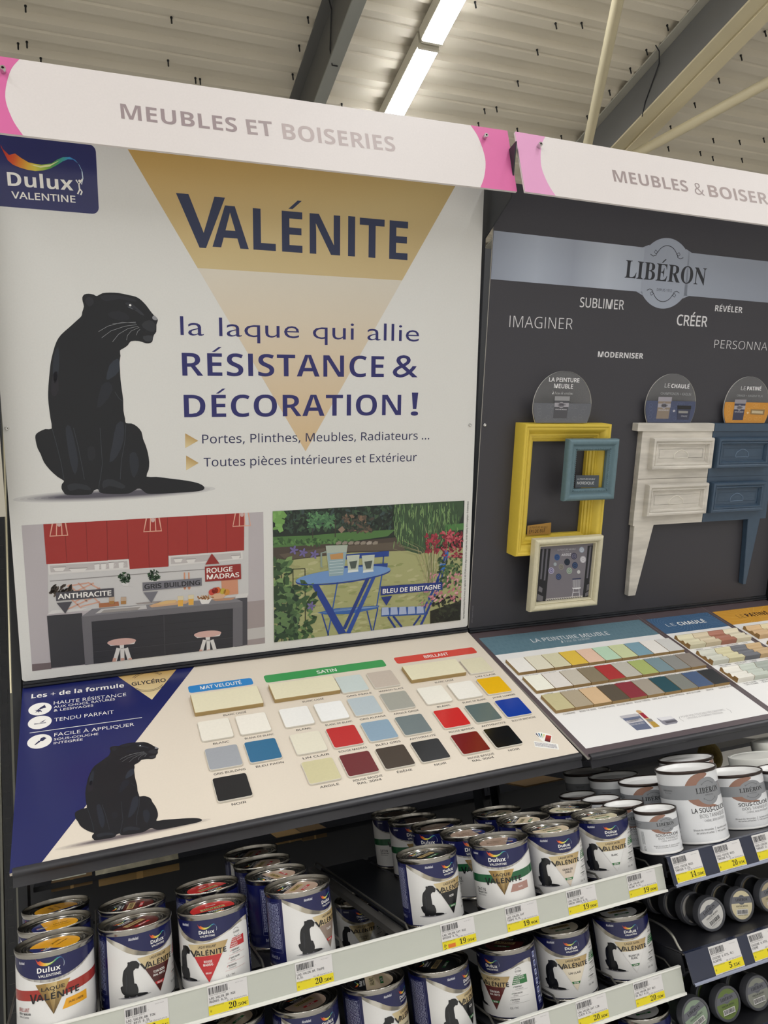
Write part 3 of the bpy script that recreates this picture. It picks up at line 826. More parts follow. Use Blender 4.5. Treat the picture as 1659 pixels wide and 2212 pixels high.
# flowers on both sides
lv(1390, 400, 75, 90, 110, ['#8e2f3c', '#a83c48', '#70242f', '#bd5a62'], .0055, 13); lv(1255, 395, 45, 60, 70, ['#8e2f3c', '#a83c48', '#7c2a36'], .005, 13)
lv(1390, 600, 90, 110, 90, ['#3d5636', '#577146', '#2b3d2a'], .006, 12.5); lv(1350, 700, 110, 100, 70, ['#c98a92', '#b86f7c', '#d8a5aa'], .0045, 13)
A.px(c5((1240, 860), (1480, 780), (1480, 940), (1240, 950)), '#26281f', 11.8); lv(1370, 850, 110, 90, 120, ['#23261f', '#353a2a', '#1b1d18'], .006, 12)
lv(1200, 740, 50, 90, 50, ['#b7798a', '#7a8a5a', '#94a36c'], .0042, 12.2)
for _ in range(26):
    x0_, y0_ = 1240 + rnd.uniform(-30, 30), 680; dx, dy = rnd.uniform(-260, 130), rnd.uniform(-450, -160)
    A.pline(c5((x0_, y0_), (x0_ + dx * .35, y0_ + dy * .75), (x0_ + dx, y0_ + dy * (.9 if abs(dx) > 80 else 1))), [.0012, .001, .0003], rnd.choice(['#b9ad85', '#9a9a6c', '#cfc7a4', '#7f8a5a']), 12.8)
lv(215, 640, 60, 130, 80, ['#3e5838', '#5c7a4c', '#2c4029', '#7a965e'], .010, 13); lv(240, 880, 80, 180, 150, ['#2f4530', '#46603f', '#23352a', '#5f7a50'], .011, 13); lv(330, 860, 110, 200, 90, ['#3d5738', '#2c4029', '#64804e'], .009, 13)
lv(190, 240, 30, 60, 16, ['#6f9a52', '#7ca85e'], .012, 13)
for x in (215, 295, 378): A.pline(c5((x, 570), (x + 3, 1080)), .0018, '#20201c', 12.6)
A.pline(c5((205, 575), (380, 568)), .0015, '#2a2a25', 12.6)
for x, y in ((365, 458), (442, 470), (420, 825), (300, 440)):
    for k_ in range(5): A.poly(ellp(*[a + b for a, b in zip(A.to(c5((x, y))[0]), (.0055 * math.cos(k_ * 1.257), .0055 * math.sin(k_ * 1.257)))], .0055, .0026, 8, k_ * 1.257), '#6f6596', 14)
A.px(c5((900, 690), (1322, 660), (1325, 712), (898, 752)), '#26377c', 16); A.px(c5((902, 765), (978, 755), (938, 822)), '#26377c', 16)
A.ptext('BLEU DE BRETAGNE', *c5((912, 738), (1310, 705), (912, 708)), '#efece6', 'noto', .02, 17)
A.build('garden_photo', INK, t)

def screw(parent, x, y, r=.0042, h=.003, name='screw'):
    bm = lathe(bmesh.new(), [(0, h * .75), (r * .35, h * .8), (r * .4, h), (r * .8, h * .8), (r, h * .25), (r, 0)], 20)
    return obj(name, bm, ZINC, parent, Matrix.Translation((x, y, 0)), smooth=True)
for p in ((15, 925), (1015, 918)): screw(t, *uv(FP1, *p))

# ================================================================ HEADER SIGNS
PINKS = ('#d4619a', '#dd86b4')
def header(F, W, words, pink, lab, arcs, text_rot):
    t = thing('header_sign', lab, 'sign', F, 'pink and white header signs')
    bm = bmesh.new(); prism(bm, rr(0, 0, W, .1414, .001, 2), -.005, 0)
    obj('board', bm, mat('#dcd5d1', .42, 0, 'white_sign_board', noise=.015, scale=250, spec=.4), t)
    for side, (xa, xm, xb) in arcs.items():
        A = Art(F)
        P = smooth([(xa, .1414), ((xa * 3 + xm * 5) / 8, .115), (xm, .068), ((xb * 3 + xm * 5) / 8, .028), (xb, 0)], 6, False)
        e = 0 if side == 'l' else W
        A.poly([(e, 0), (e, .1414)] + P, pink, 1)
        A.build('pink_end', INK, t)
    A = Art(F)
    for wd_, a, b, tp, k_ in words: A.ptext(wd_, a, b, tp, k_, 'sansb', -.002, 2)
    A.build('lettering', INK, t)
    return t
W1 = 1.0147
la = [uv(FH1, *p)[0] for p in ((42, 130), (10.7, 198), (50, 293))]
ra = [uv(FH1, *p)[0] for p in ((1016, 268), (1049.5, 352), (1037, 400))]
t = header(FH1, W1, [('MEUBLES', (262, 256), (513, 286), (262, 224), '#9a8b8c'), ('ET', (535, 290), (591, 295), (535, 258), '#a39594'), ('BOISERIES', (612, 300), (855, 328), (612, 267), '#b7a9a6')], '#d6689f', 'white header sign with pink ends above the white poster panel', {'l': la, 'r': ra}, 0)  # greys lighten word by word: reflection on silver lettering put into the ink
def standoff(parent, x, y):
    bm = lathe(bmesh.new(), [(.0022, .0085), (.0022, .0105), (.0042, .0105), (.0046, .0095), (.0046, 0), (.004, 0)], 24)
    obj('standoff_screw', bm, ZINC, parent, Matrix.Translation((x, y, 0)), smooth=False, auto=40)
for p in ((7, 155), (1046, 298)): standoff(t, *uv(FH1, *p))
la = [uv(FH2, *p)[0] for p in ((1178, 297), (1168, 352), (1200, 422))]
t = header(FH2, 1.0, [('MEUBLES', (1327, 392), (1488, 415), (1325, 367), '#9d8f8d'), ('&', (1502, 419), (1523, 423), (1501, 395), '#9d8f8d'), ('BOISERIES', (1533, 425), (1710, 449), (1533, 400), '#a2938f')], '#dc9cc2', 'white header sign with pale pink end above the dark grey panel', {'l': la}, 0)
standoff(t, *uv(FH2, 1163, 317))
# side bracket plates that carry the leaning panels and the header signs
def xpt(px, py, x):
    d = ray(px, py); return CAM + d * ((x - CAM.x) / d.x)
pa, pb = xpt(1115, 305, 1.0), xpt(1096, 328, 1.0)
def bracket(x, lab):
    bm = bmesh.new()
    q = [(pa.y, pa.z), (pb.y, pb.z), (pb.y + (pb.y - pa.y) * 6, pb.z + (pb.z - pa.z) * 6), (.09, .6), (.09, -.02), (.012, -.02), (-.36, .87), (-.49, .87), (-.49, pa.z)]
    q = [(pa.y, pa.z), (-.05, pb.z + (pb.z - pa.z) / (pb.y - pa.y) * (-.05 - pb.y)), (.06, .5), (.06, -.02), (.022, -.02), (-.36, .855), (-.485, .875)]
    prism(bm, q, x - .0015, x + .0015, axis='x')
    tag(obj('side_bracket', bm, DARK), lab, 'bracket')
bracket(1.0005, 'dark metal side plate seen in the slit between the two header signs')

# ================================================================ SECOND PANEL (dark grey, furniture paint)
t = thing('display_panel', 'dark grey panel with silver band carrying the painted frames and drawer fronts', 'display panel', FP2)
bm = bmesh.new(); prism(bm, [(0, 0), (.999, 0), (.999, 1.04), (0, 1.04)], -.0032, 0)
GREY = mat('#3d3c41', .5, 0, 'dark_grey_panel_board', noise=.04, scale=300, spec=.4)
EDGE = mat('#b9b4ac', .5, 0, 'pale_board_edge')
me = obj('board', bm, [GREY, EDGE], t).data
for p in me.polygons:
    if abs(p.normal.z) < .5: p.material_index = 1
A = Art(FP2)
by0, by1 = .8311, .9356
cx_, cy_ = .497, .8795
r_ = .0845
k_ = math.degrees(math.asin((by1 - cy_) / r_)); k2 = math.degrees(math.asin((cy_ - by0) / r_))
top = arc(cx_, cy_, r_, r_, k_, 180 - k_, 24); bot = arc(cx_, cy_, r_, r_, 180 + k2, 360 - k2, 24)
SILV = ['#8d94a2', '#a9b1bf', '#9aa1af', '#b3bac6', '#a3aab7', '#9299a6']
xs_ = [.001, .12, .22, .32, top[-1][0] - .008]
for a, b, i in zip(xs_, xs_[1:], range(9)): A.poly([(a, by0), (b, by0), (b, by1), (a, by1)], [SILV[i], SILV[i + 1], SILV[i + 1], SILV[i]], 1)
A.poly([(xs_[-1], by0), (bot[0][0], by0)] + bot + [(bot[-1][0] + .008, by0), (top[0][0] + .008, by1)] + top + [(xs_[-1], by1)], '#9ba2af', 1)
A.poly([(min(top[0][0], bot[-1][0]) + .004, by0), (.999, by0), (.999, by1), (min(top[0][0], bot[-1][0]) + .004, by1)], ['#9ba2af', '#868c98', '#868c98', '#9ba2af'], 1)
for a, b, c_ in ((top[-1], -1, 1), (top[0], 1, 1)): A.poly([(a[0] + b * .016, by1 - .0005), (a[0] - b * .003, by1 - .0005), (a[0] - b * .006, by1 + .008)], '#9ba2af', 1)
for a, b in ((bot[0], -1), (bot[-1], 1)): A.poly([(a[0] + b * .016, by0 + .0005), (a[0] - b * .003, by0 + .0005), (a[0] - b * .006, by0 - .008)], '#9ba2af', 1)
A.build('silver_band', INKG, t)
def crest(A, cx, cy, r, col, layer):
    """Scroll lines above and below the maker's name."""
    for s in (1, -1):
        A.line([(cx + x * r, cy + s * y * r) for x, y in arc(0, .18, .62, .62, 35, 145, 14)], .02 * r, col, layer)
        for d in (1, -1):
            A.line([(cx + d * x * r, cy + s * y * r) for x, y in ((.52, .52), (.66, .44), (.72, .5), (.66, .56), (.58, .5), (.62, .38), (.78, .34), (.92, .4))], .022 * r, col, layer)
def maker(A, cx, base, w, cap, col, layer, rot=0.0, off=0):
    A.text('LIBÉRON', cx - w / 2, base, cap, col, w, 'serif', off, 'l', layer, rot)
A = Art(FP2)
A.ptext('LIBÉRON', (1349, 599.5), (1523, 616), (1351, 561.5), '#2b2d33', 'serif', 0, 2)
A.text('DEPUIS 1912', .5, .8368, .0062, '#34363c', .048, 'noto', 0, 'c', 2)
for s_, cy2 in ((1, .9), (-1, .858)):
    A.line(arc(.497, cy2 + s_ * .012, .034, .034, s_ * 30, s_ * 150, 16), .0017, '#2b2d33', 2)
    for d in (1, -1): A.line([(.497 + d * x, cy2 + s_ * y) for x, y in ((.029, .029), (.036, .024), (.041, .028), (.037, .033), (.031, .029), (.034, .021), (.043, .018), (.052, .022))], .0016, '#2b2d33', 2)
WH = '#d6d5d6'
for s_, a, b, tp, st, of in (('SUBLIMER', (1252, 663), (1347, 669), (1253, 642), 'noto', .005), ('RÉVÉLER', (1544, 672), (1603, 676), (1544, 659), 'sansb', 0), ('IMAGINER', (1100, 707), (1236, 712), (1101, 682), 'noto', -.012), ('CRÉER', (1461, 702), (1527, 706), (1462, 679), 'noto', .012), ('PERSONNALISER', (1542, 752), (1709, 760), (1543, 734), 'noto', -.014), ('MODERNISER', (1291, 771), (1389, 775), (1291, 759), 'sansb', .004)):
    A.ptext(s_, a, b, tp, WH, st, of, 2)
A.build('lettering', INK, t)
A = Art(FP2)
A.text('LIBÉRON - Maquette non contractuelle', .0095, .012, .0035, '#77767b', .045, 'noto', 0, 'l', 1, PI / 2, 1)
A.build('small_print', INK, t)
screw(t, *uv(FP2, 1047, 918)); screw(t, .985, .47)

# painted picture frames ----------------------------------------------------
def rect_mould(x0, x1, y0, y1, prof):
    """Mitred moulding: prof is (distance in from the outer edge, height)."""
    bm = bmesh.new()
    rings = [[bm.verts.new(p) for p in ((x0 + d, y0 + d, h), (x1 - d, y0 + d, h), (x1 - d, y1 - d, h), (x0 + d, y1 - d, h))] for d, h in prof]
    for a, b in zip(rings, rings[1:] + rings[:1]):
        for i in range(4):
            j = (i + 1) % 4
            bm.faces.new((a[i], a[j], b[j], b[i]))
    bmesh.ops.recalc_face_normals(bm, faces=bm.faces)
    return bm
def P2(h): return FP2 @ Matrix.Translation((0, 0, h))
def ogee(pts, n=4): return smooth(pts, n, False)
YEL = mat('#d8bd45', .45, 0, 'yellow_frame_paint', noise=.02, scale=120)
t = thing('picture_frame', 'large empty yellow frame with stepped moulding on the dark grey panel', 'picture frame', FP2)
pf = [(0, .0005), (0, .040), (.0015, .043), (.006, .043), (.0075, .041)] + ogee([(.009, .040), (.014, .039), (.020, .032), (.024, .026)], 3) + [(.0255, .027), (.029, .027), (.030, .024), (.0345, .023), (.0355, .019), (.0405, .017), (.0415, .013), (.0445, .012), (.0445, .0005)]
obj('moulding', rect_mould(.093, .344, .1865, .508, pf), YEL, t, auto=30)
A = Art(FP2, dz=.016)
A.px(c6((310, 975), (443, 957), (440, 1022), (307, 1030)), '#a9813f', 1)
A.ptext('LA PEINTURE MEUBLE', *c6((320, 991), (421, 989), (320, 980)), '#4a3a26', 'noto', 0, 2); A.ptext('ÉPI DE BLÉ', *c6((318, 1018), (408, 1010), (318, 1000)), '#3c2e1e', 'noto', .01, 2)
A.build('name_card', INKM, t, Matrix.Translation((0, 0, .016)))
BLU = mat('#5f7880', .45, 0, 'blue_grey_frame_paint', noise=.05, scale=120)
t = thing('picture_frame', 'small blue grey beaded frame overlapping the upper corner of the yellow frame', 'picture frame', P2(.044))
pf = [(0, 0), (0, .012)] + ogee([(.0015, .016), (.006, .019), (.012, .018), (.017, .012), (.020, .012)], 3) + [(.0225, .014), (.0255, .0135), (.029, .008), (.029, 0)]
bm = rect_mould(.208, .358, .322, .4735, pf)
x0, x1, y0, y1 = .208 + .0245, .358 - .0245, .322 + .0245, .4735 - .0245
obj('moulding', bm, BLU, t, auto=30)
bm = bmesh.new()
for i in range(22):
    for p in ((x0, y0 + (y1 - y0) * i / 21), (x1, y0 + (y1 - y0) * i / 21), (x0 + (x1 - x0) * i / 21, y0), (x0 + (x1 - x0) * i / 21, y1)):
        bmesh.ops.create_icosphere(bm, subdivisions=1, radius=.0019, matrix=Matrix.Translation((p[0], p[1], .0138)))
obj('beading', bm, BLU, t, smooth=True)
A = Art(FP2, dz=.05)
A.px(c6((582, 692), (712, 692), (708, 760), (578, 762)), '#4a5056', 1)
A.ptext('LA PEINTURE MEUBLE', *c6((590, 718), (688, 718), (590, 709)), '#c9cbcc', 'noto', 0, 2); A.ptext('NORDIQUE', *c6((588, 743), (682, 743), (588, 728)), '#c9cbcc', 'noto', .008, 2)
A.build('name_card', INKM, t, Matrix.Translation((0, 0, .006)))
CRM = mat('#cfc8ab', .42, 0, 'cream_frame_paint', noise=.04, scale=120)
t = thing('picture_frame', 'small cream frame with a picture of wall plates and a white chair', 'picture frame', P2(.044))
pf = [(0, 0), (0, .012)] + ogee([(.001, .017), (.006, .0215), (.012, .019), (.0155, .012)], 4) + [(.017, .0135), (.0195, .0125), (.0205, .006), (.0205, 0)]
obj('moulding', rect_mould(.1335, .3365, .0475, .231, pf), CRM, t, auto=30)
A = Art(FP2, dz=.048)
cc = cr(1120, 1150, 8.295)
A.clip = (.1545, .3155, .069, .2095)
A.rect(.154, .068, .316, .21, '#77737a', 1)
A.px(cc((380, 300), (575, 290), (485, 1240), (300, 1262)), '#2a2a2e', 2); A.px(cc((1240, 240), (1420, 230), (1290, 1190), (1145, 1195)), '#2a2a2e', 2)
for a, b in (((430, 300), (385, 840)), ((500, 300), (450, 860)), ((1275, 250), (1215, 820)), ((1330, 240), (1260, 900))): A.px(cc((a[0], a[1]), (a[0] + 32, a[1]), (b[0] + 30, b[1]), (b[0], b[1])), '#67656d', 3)
for q in (((370, 960), (430, 1000), (420, 1080), (355, 1050)), ((340, 1100), (440, 1150), (430, 1230), (330, 1220)), ((1225, 940), (1275, 910), (1270, 1010), (1215, 1060)), ((1195, 1090), (1270, 1040), (1260, 1120), (1190, 1150))): A.px(cc(*q), '#6d6b70', 3)
A.px(cc((490, 1190), (1150, 1130), (1145, 1190), (480, 1250)), '#bdb8b4', 2.5)
for i in range(16): A.pline(cc((500 + 40 * i, 1200 - 3.4 * i), (530 + 40 * i, 1225 - 3.4 * i), (515 + 40 * i, 1238 - 3.4 * i)), .0015, '#2f2e31', 3)
for x, y, r, k1, k2 in ((690, 445, 50, '#3c5a8a', '#273f6b'), (870, 530, 52, '#1d2532', '#2b3646'), (995, 425, 52, '#3d3c50', '#77758a'), (1010, 590, 52, '#2c3a56', '#46587a'), (1155, 485, 55, '#b6b4ba', '#d0ced2'), (1132, 312, 46, '#9aa4b4', '#c3c9d2'), (655, 570, 30, '#8d979c', '#b4bcc0'), (765, 617, 46, '#8a877f', '#6b6864'), (910, 687, 50, '#9fae9f', '#77897a'), (585, 685, 52, '#a7a3bd', '#6b6789'), (717, 795, 50, '#34405c', '#50608a'), (1077, 708, 30, '#b4b4b4', '#cfcfcf')):
    for f_, c_ in ((1, k1), (.72, k2), (.5, k1), (.24, k2)): A.px(cc(*[(x + r * f_ * math.cos(a), y + r * 1.15 * f_ * math.sin(a)) for a in (2 * PI * j / 20 for j in range(20))]), c_, 3 + (1 - f_))
A.px(cc((962, 828), (1122, 815), (1118, 832), (966, 850)), '#2b3252', 4)
for i in range(8): A.pline(cc((975 + 18 * i, 845), (978 + 17 * i, 980)), .0011, '#c9c8cc', 4)
A.px(cc((960, 990), (1115, 982), (1110, 1005), (1030, 1018), (965, 1008)), '#dddce0', 5)
for a, b in (((985, 1010), (960, 1150)), ((1080, 1005), (1092, 1140)), ((975, 1075), (1085, 1068))): A.pline(cc(a, b), .0018, '#d2d1d6', 4)
A.ptext('LA PEINTURE MEUBLE', *cc((697, 330), (1020, 310), (697, 300)), '#b9b8bc', 'noto', 0, 4); A.text('A base de caseine', *A.to(cc((768, 360))[0]), .0022, '#b9b8bc', .023, 'serifi', -.01, 'l', 4); A.ptext('ARGILE', *cc((765, 422), (935, 412), (765, 382)), '#d9d8dc', 'noto', .015, 4)
A.build('picture', INKM, t, Matrix.Translation((0, 0, .004)))

# painted drawer fronts -----------------------------------------------------
def rq(h, *L):
    q = [uv(FP2, *p, h) for p in c6(*L)]
    return (min(p[0] for p in q), max(p[0] for p in q), min(p[1] for p in q), max(p[1] for p in q))
def drawer(parent, x0, x1, y0, y1, z, M, hm):
    pf = [(0, z), (0, z + .010)] + ogee([(.002, .0155 + z), (.007, .0165 + z), (.011, .013 + z)], 3) + [(.012, .0145 + z), (.0155, .014 + z), (.018, .008 + z), (.021, .0085 + z), (.0215, .006 + z)]
    bm = rect_mould(x0, x1, y0, y1, pf + [(.03, .006 + z), (.03, z)])
    d = .029
    box(bm, x0 + d, x1 - d, y0 + d, y1 - d, z, z + .006)
    dr = obj('drawer_front', bm, M, parent, auto=30)
    mx, my = (x0 + x1) / 2, (y0 + y1) / 2 - .012
    bm = bmesh.new()
    P = [(mx - .0235, my), (mx - .021, my + .012)] + [(mx + .0, my + .0215)] + [(mx + .021, my + .012), (mx + .0235, my)]
    P = smooth(P, 4, False)
    tube(bm, [(p[0], p[1], z + .0062) for p in P], .0011, 8, closed=True)
    obj('handle_outline', bm, hm, dr, smooth=True)
def chest(name, lab, xl, xr, legx, M, hm, flip):
    t = thing(name, lab, 'drawer front', FP2)
    yb0, yt0 = .2395, .4945
    bm = nbox(xl, xr, yb0, yt0 + .0145, .0005, .018, bev=.0008)
    obj('body', bm, M, t)
    e = -.020 if not flip else 0.0
    obj('top_slab', nbox(xl + e, xr - (0 if not flip else -.012), yt0 - .006, .5085, .0005, .022, bev=.001), M, t)
    obj('seam', nbox(xl + .0005, xr - .0005, .3635, .3645, .0178, .0184), mat('#6b6257' if not flip else '#27384a', .6), t)
    a, b = legx
    bm = bmesh.new(); prism(bm, [(a, yb0 + .002), (b, yb0 + .002), ((a * .72 + b * .28) + (.010 if not flip else .012), .047), (a * .93 + b * .07 + (0 if not flip else .011), .047)], .0005, .018)
    bmesh.ops.bevel(bm, geom=bm.edges[:], offset=.0012, segments=1, affect='EDGES')
    obj('leg', bm, M, t)
    return t
LIMED = mat('#cdc7bc', .55, 0, 'limed_white_paint', noise=.15, scale=22, stretch=(.5, 3.0, 1), bump=.15)
DBLU = mat('#3a4d60', .42, 0, 'dark_blue_patina_paint', noise=.06, scale=40)
HW = mat('#e4dfd2', .5, 0, 'limed_white_edge'); HB = mat('#64788f', .45, 0, 'patina_edge')
t = chest('drawer_fronts', 'limed white drawer fronts with one tapered leg beside the yellow frame', .462, .6975, (.4665, .532), LIMED, HW, False)
drawer(t, .489, .6945, .389, .4715, .018, LIMED, HW); drawer(t, .489, .6945, .2655, .350, .018, LIMED, HW)
t = chest('drawer_fronts', 'dark blue drawer fronts with one tapered leg beside the white ones', .6995, .935, (.868, .915), DBLU, HB, True)
drawer(t, .7085, .905, .389, .4715, .018, DBLU, HB); drawer(t, .7085, .905, .2655, .350, .018, DBLU, HB)

# clear discs ---------------------------------------------------------------
AC = bpy.data.materials.new('clear_acrylic'); AC.use_nodes = True
nt = AC.node_tree; b_ = nt.nodes['Principled BSDF']
b_.inputs['Base Color'].default_value = (.93, .93, .91, 1); b_.inputs['Roughness'].default_value = .06; b_.inputs['Alpha'].default_value = .05; b_.inputs['Specular IOR Level'].default_value = .6
ACE = mat('#c9c7c0', .3, 0, 'acrylic_edge')
def disc(lab, u0, u1, base, top, split, colr, pat, draw, h):
    cx, r = (u0 + u1) / 2, (u1 - u0) / 2
    cy = top - r
    t = thing('acrylic_disc', lab, 'sign disc', P2(h), 'round clear name discs')
    a = math.degrees(math.asin(max(-.99, (base - cy) / r)))
    out = arc(cx, cy, r, r, a, 180 - a, 56)
    bm = bmesh.new(); prism(bm, out, 0, .003)
    o = obj('pane', bm, [AC, ACE], t)
    for p in o.data.polygons:
        if abs(p.normal.z) < .5: p.material_index = 1
    A = Art(FP2, dz=h + .0032)
    b2 = math.degrees(math.asin((split - cy) / r))
    out = arc(cx, cy, r * .985, r * .985, a, b2, 14) + arc(cx, cy, r * .985, r * .985, 180 - b2, 180 - a, 14)
    A.poly(out, colr, 1)
    rn = random.Random(5)
    for i in range(26):
        x, y = rn.uniform(cx - r * .8, cx + r * .8), rn.uniform(base + .006, split - .006)
        if (x - cx) ** 2 + (y - cy) ** 2 < (r * .9) ** 2: A.line(ellp(x, y, .0055, .0045, 12), .0005, pat, 1.5, True)
    draw(A, cx, cy, r)
    A.build('print', INKG, t, Matrix.Translation((0, 0, .0032)))
def pot(A, x0, y0, w, h_, body, lid, name='PEINTURE MEUBLE'):
    A.poly([(x0 - .03 * w, y0), (x0 + w * .93, y0), (x0 + w, y0 + h_ * .82), (x0, y0 + h_ * .82)], body, 3)
    A.rect(x0 - .02 * w, y0 + h_ * .8, x0 + w * 1.03, y0 + h_, lid, 4); A.rect(x0, y0 + h_ * .52, x0 + w, y0 + h_ * .7, '#9d9aa0', 4)
    A.poly(ellp(x0 + w * .48, y0 + h_ * .6, w * .2, h_ * .14, 16), '#9d9aa0', 4)
    A.text('LIBÉRON', x0 + w * .5, y0 + h_ * .58, h_ * .07, '#33313a', w * .55, 'serif', 0, 'c', 5, 0, 1); A.text(name, x0 + w * .48, y0 + h_ * .37, h_ * .06, '#c9c7cb', w * .8, 'noto', .01, 'c', 5, 0, 1)
def d1(A, cx, cy, r):
    A.ptext('LA PEINTURE', *c6((430, 166), (600, 171), (430, 143)), '#e6e5e5', 'noto', .012, 4); A.ptext('MEUBLE', *c6((458, 202), (564, 206), (458, 178)), '#e6e5e5', 'noto', .012, 4)
    A.text('À base de caséine', *A.to(c6((446, 238))[0]), .0065, '#dcdbdb', .06, 'serifi', -.02, 'l', 4)
    p, q = A.to(c6((455, 372))[0]), A.to(c6((545, 250))[0]); pot(A, p[0], p[1], q[0] - p[0], q[1] - p[1], '#4a4a4f', '#8f8f90')
def d2(A, cx, cy, r):
    A.ptext('LE', *c6((1078, 200), (1108, 201), (1078, 177)), '#dddcdc', 'noto', -.01, 4); A.ptext('CHAULÉ', *c6((1115, 202), (1216, 206), (1116, 179)), '#e6e5e5', 'sansb', 0, 4)
    A.ptext('CHAMPIGNON + KAOLIN', *c6((1056, 240), (1226, 246), (1057, 225)), '#98989a', 'noto', .01, 4)
    p, q = A.to(c6((1033, 375))[0]), A.to(c6((1118, 254))[0]); pot(A, p[0], p[1], q[0] - p[0], q[1] - p[1], '#86786a', '#98949c')
    A.ptext('+', *c6((1122, 340), (1138, 340), (1122, 322)), '#d4d4da', 'noto', .02, 4)
    A.px(c6((1148, 380), (1212, 381), (1226, 318), (1150, 316)), '#34374c', 4); A.px(c6((1150, 300), (1228, 303), (1226, 322), (1150, 320)), '#16171b', 5); A.px(c6((1156, 330), (1210, 332), (1208, 345), (1156, 344)), '#8c8a86', 5); A.ptext('CHAULÉ', *c6((1170, 364), (1204, 365), (1170, 356)), '#c6c6cc', 'noto', 0, 5)
def d3(A, cx, cy, r):
    A.ptext('LE', *c6((1506, 214), (1532, 215), (1506, 193)), '#dddcdc', 'noto', -.01, 4); A.ptext('PATINÉ', *c6((1540, 215), (1619, 217), (1541, 194)), '#e6e5e5', 'sansb', 0, 4)
    A.ptext('ORAGE + ARGENT PUR', *c6((1483, 250), (1628, 255), (1484, 239)), '#98989a', 'noto', .01, 4)
    p, q = A.to(c6((1460, 382))[0]), A.to(c6((1536, 268))[0]); pot(A, p[0], p[1], q[0] - p[0], q[1] - p[1], '#33364e', '#8f8b92')
    A.ptext('+', *c6((1536, 350), (1551, 350), (1536, 333)), '#e6d3a6', 'noto', .02, 4)
    A.px(c6((1558, 350), (1636, 354), (1640, 324), (1562, 322)), '#8a6f45', 4); A.px(c6((1566, 344), (1628, 347), (1630, 332), (1568, 329)), '#bfae8c', 5)
disc('clear round sign on top of the yellow frame, its lower part grey', .117, .284, .5095, .633, .557, '#606268', '#74767c', d1, .030)
disc('clear round sign standing on the limed white drawer fronts, its lower part blue', .465, .631, .5095, .6355, .566, '#424a66', '#5a6484', d2, .012)
disc('clear round sign standing on the dark blue drawer fronts, its lower part orange', .7295, .8955, .5095, .635, .566, '#c4872f', '#d9a95c', d3, .012)

# ================================================================ SAMPLE BOARDS
def chip(parent, x0, x1, y0, y1, th, colr, base, rad, lab, rough=.35, name='colour_chip', h0=.0003):
    bm = bmesh.new()
    P = rr(x0, y0, x1, y1, rad, 4) if rad else [(x0, y0), (x1, y0), (x1, y1), (x0, y1)]
    prism(bm, P, h0, th)
    if rad: bmesh.ops.bevel(bm, geom=[e for e in bm.edges if abs(e.verts[0].co.z - th) < 1e-6 and abs(e.verts[1].co.z - th) < 1e-6 and len({round(f.normal.z) for f in e.link_faces}) > 1], offset=.0006, segments=1, affect='EDGES')
    o = obj(name, bm, [mat(base, .5, 0, 'chip_base_' + base.strip('#')), mat(colr, rough, 0, 'chip_paint_' + colr.strip('#'), noise=.02, scale=200)], parent)
    for p in o.data.polygons:
        if p.normal.z > .95: p.material_index = 1
    o['label'] = lab
    return o
L1_ = .4842
t = thing('sample_board', 'cream sample board with blue corner, black cat and rounded colour chips', 'sample board', FB1)
bm = bmesh.new(); prism(bm, [(0, -L1_), (1, -L1_), (1, 0), (0, 0)], -.005, 0)
CREAMB = '#dfd4c3'
obj('board', bm, mat(CREAMB, .4, 0, 'cream_sample_board', noise=.012, scale=250, spec=.4), t)
A = Art(FB1)
A.clip = (0, 1, -L1_, 0)
a, b = uv(FB1, 420, 1440), uv(FB1, 90, 1863)
sl = (b[0] - a[0]) / (b[1] - a[1])
A.poly([(0, .001), (a[0] - sl * a[1], 0), (a[0] + sl * (-L1_ - a[1]), -L1_), (0, -L1_)], '#20265e', 1)
A.build('blue_corner', INKG, t)
A = Art(FB1)
A.px(c7((508, 62), (762, 32), (656, 163)), ['#c4a267', '#bd9a5c', '#e6d5a8'], 2)
g = [uv(FB1, *p) for p in c7((567, 102), (717, 85), (567, 86))]
A.ptext('GLYCÉRO', *c7((569, 103), (717, 85), (569, 88)), '#2f2a2c', 'noto', .02, 3)
gc = ((g[0][0] + g[1][0]) / 2, (g[0][1] + g[1][1]) / 2 + .008)
for s_ in (0, 180):
    for r_ in (.036, .032): A.line(arc(gc[0], gc[1], r_, r_, s_ + 35, s_ + 145, 14), .0012, '#3a3436', 3)
A.build('gold_triangle', INKG, t)
A = Art(FB1)
W_ = '#ece9e2'
for s_, q, st, of in (('Les + de la formule', ((135, 158), (536, 109), (136, 140)), 'sansb', 0), ('HAUTE RÉSISTANCE', ((232, 185), (545, 147), (232, 170.8)), 'sans', -.006), ('AUX CHOCS, RAYURES', ((232, 200), (497, 165), (232, 190.5)), 'sans', 0), ('& LESSIVAGES', ((232, 215), (403, 192), (232, 205.5)), 'sans', 0), ('TENDU PARFAIT', ((234, 258), (492, 223), (234, 242.8)), 'sans', -.006), ('FACILE À APPLIQUER', ((234, 322), (580, 276), (234, 307.8)), 'sans', -.006), ('SOUS-COUCHE', ((232, 340), (424, 315), (232, 330.5)), 'sans', 0), ('INTÉGRÉE', ((232, 356), (357, 339), (232, 346.5)), 'sans', 0)):
    A.ptext(s_, *c7(*q), W_, st, of, 2)
A.pline(c7((128, 307), (613, 240)), .0016, W_, 2)
for x, y in ((173, 203), (172, 261), (171, 343)):
    A.poly(ellp(*A.to(c7((x, y))[0]), .0205, .0205, 32), W_, 2)
i7 = cr(20, 1450, 5.53)
A.px(i7((355, 445), (425, 402), (440, 436), (412, 440), (365, 462)), '#26284e', 3); A.px(i7((360, 460), (382, 470), (392, 490), (365, 480), (350, 497), (345, 482), (305, 498), (332, 476), (300, 466), (340, 464), (345, 450)), '#26284e', 3)
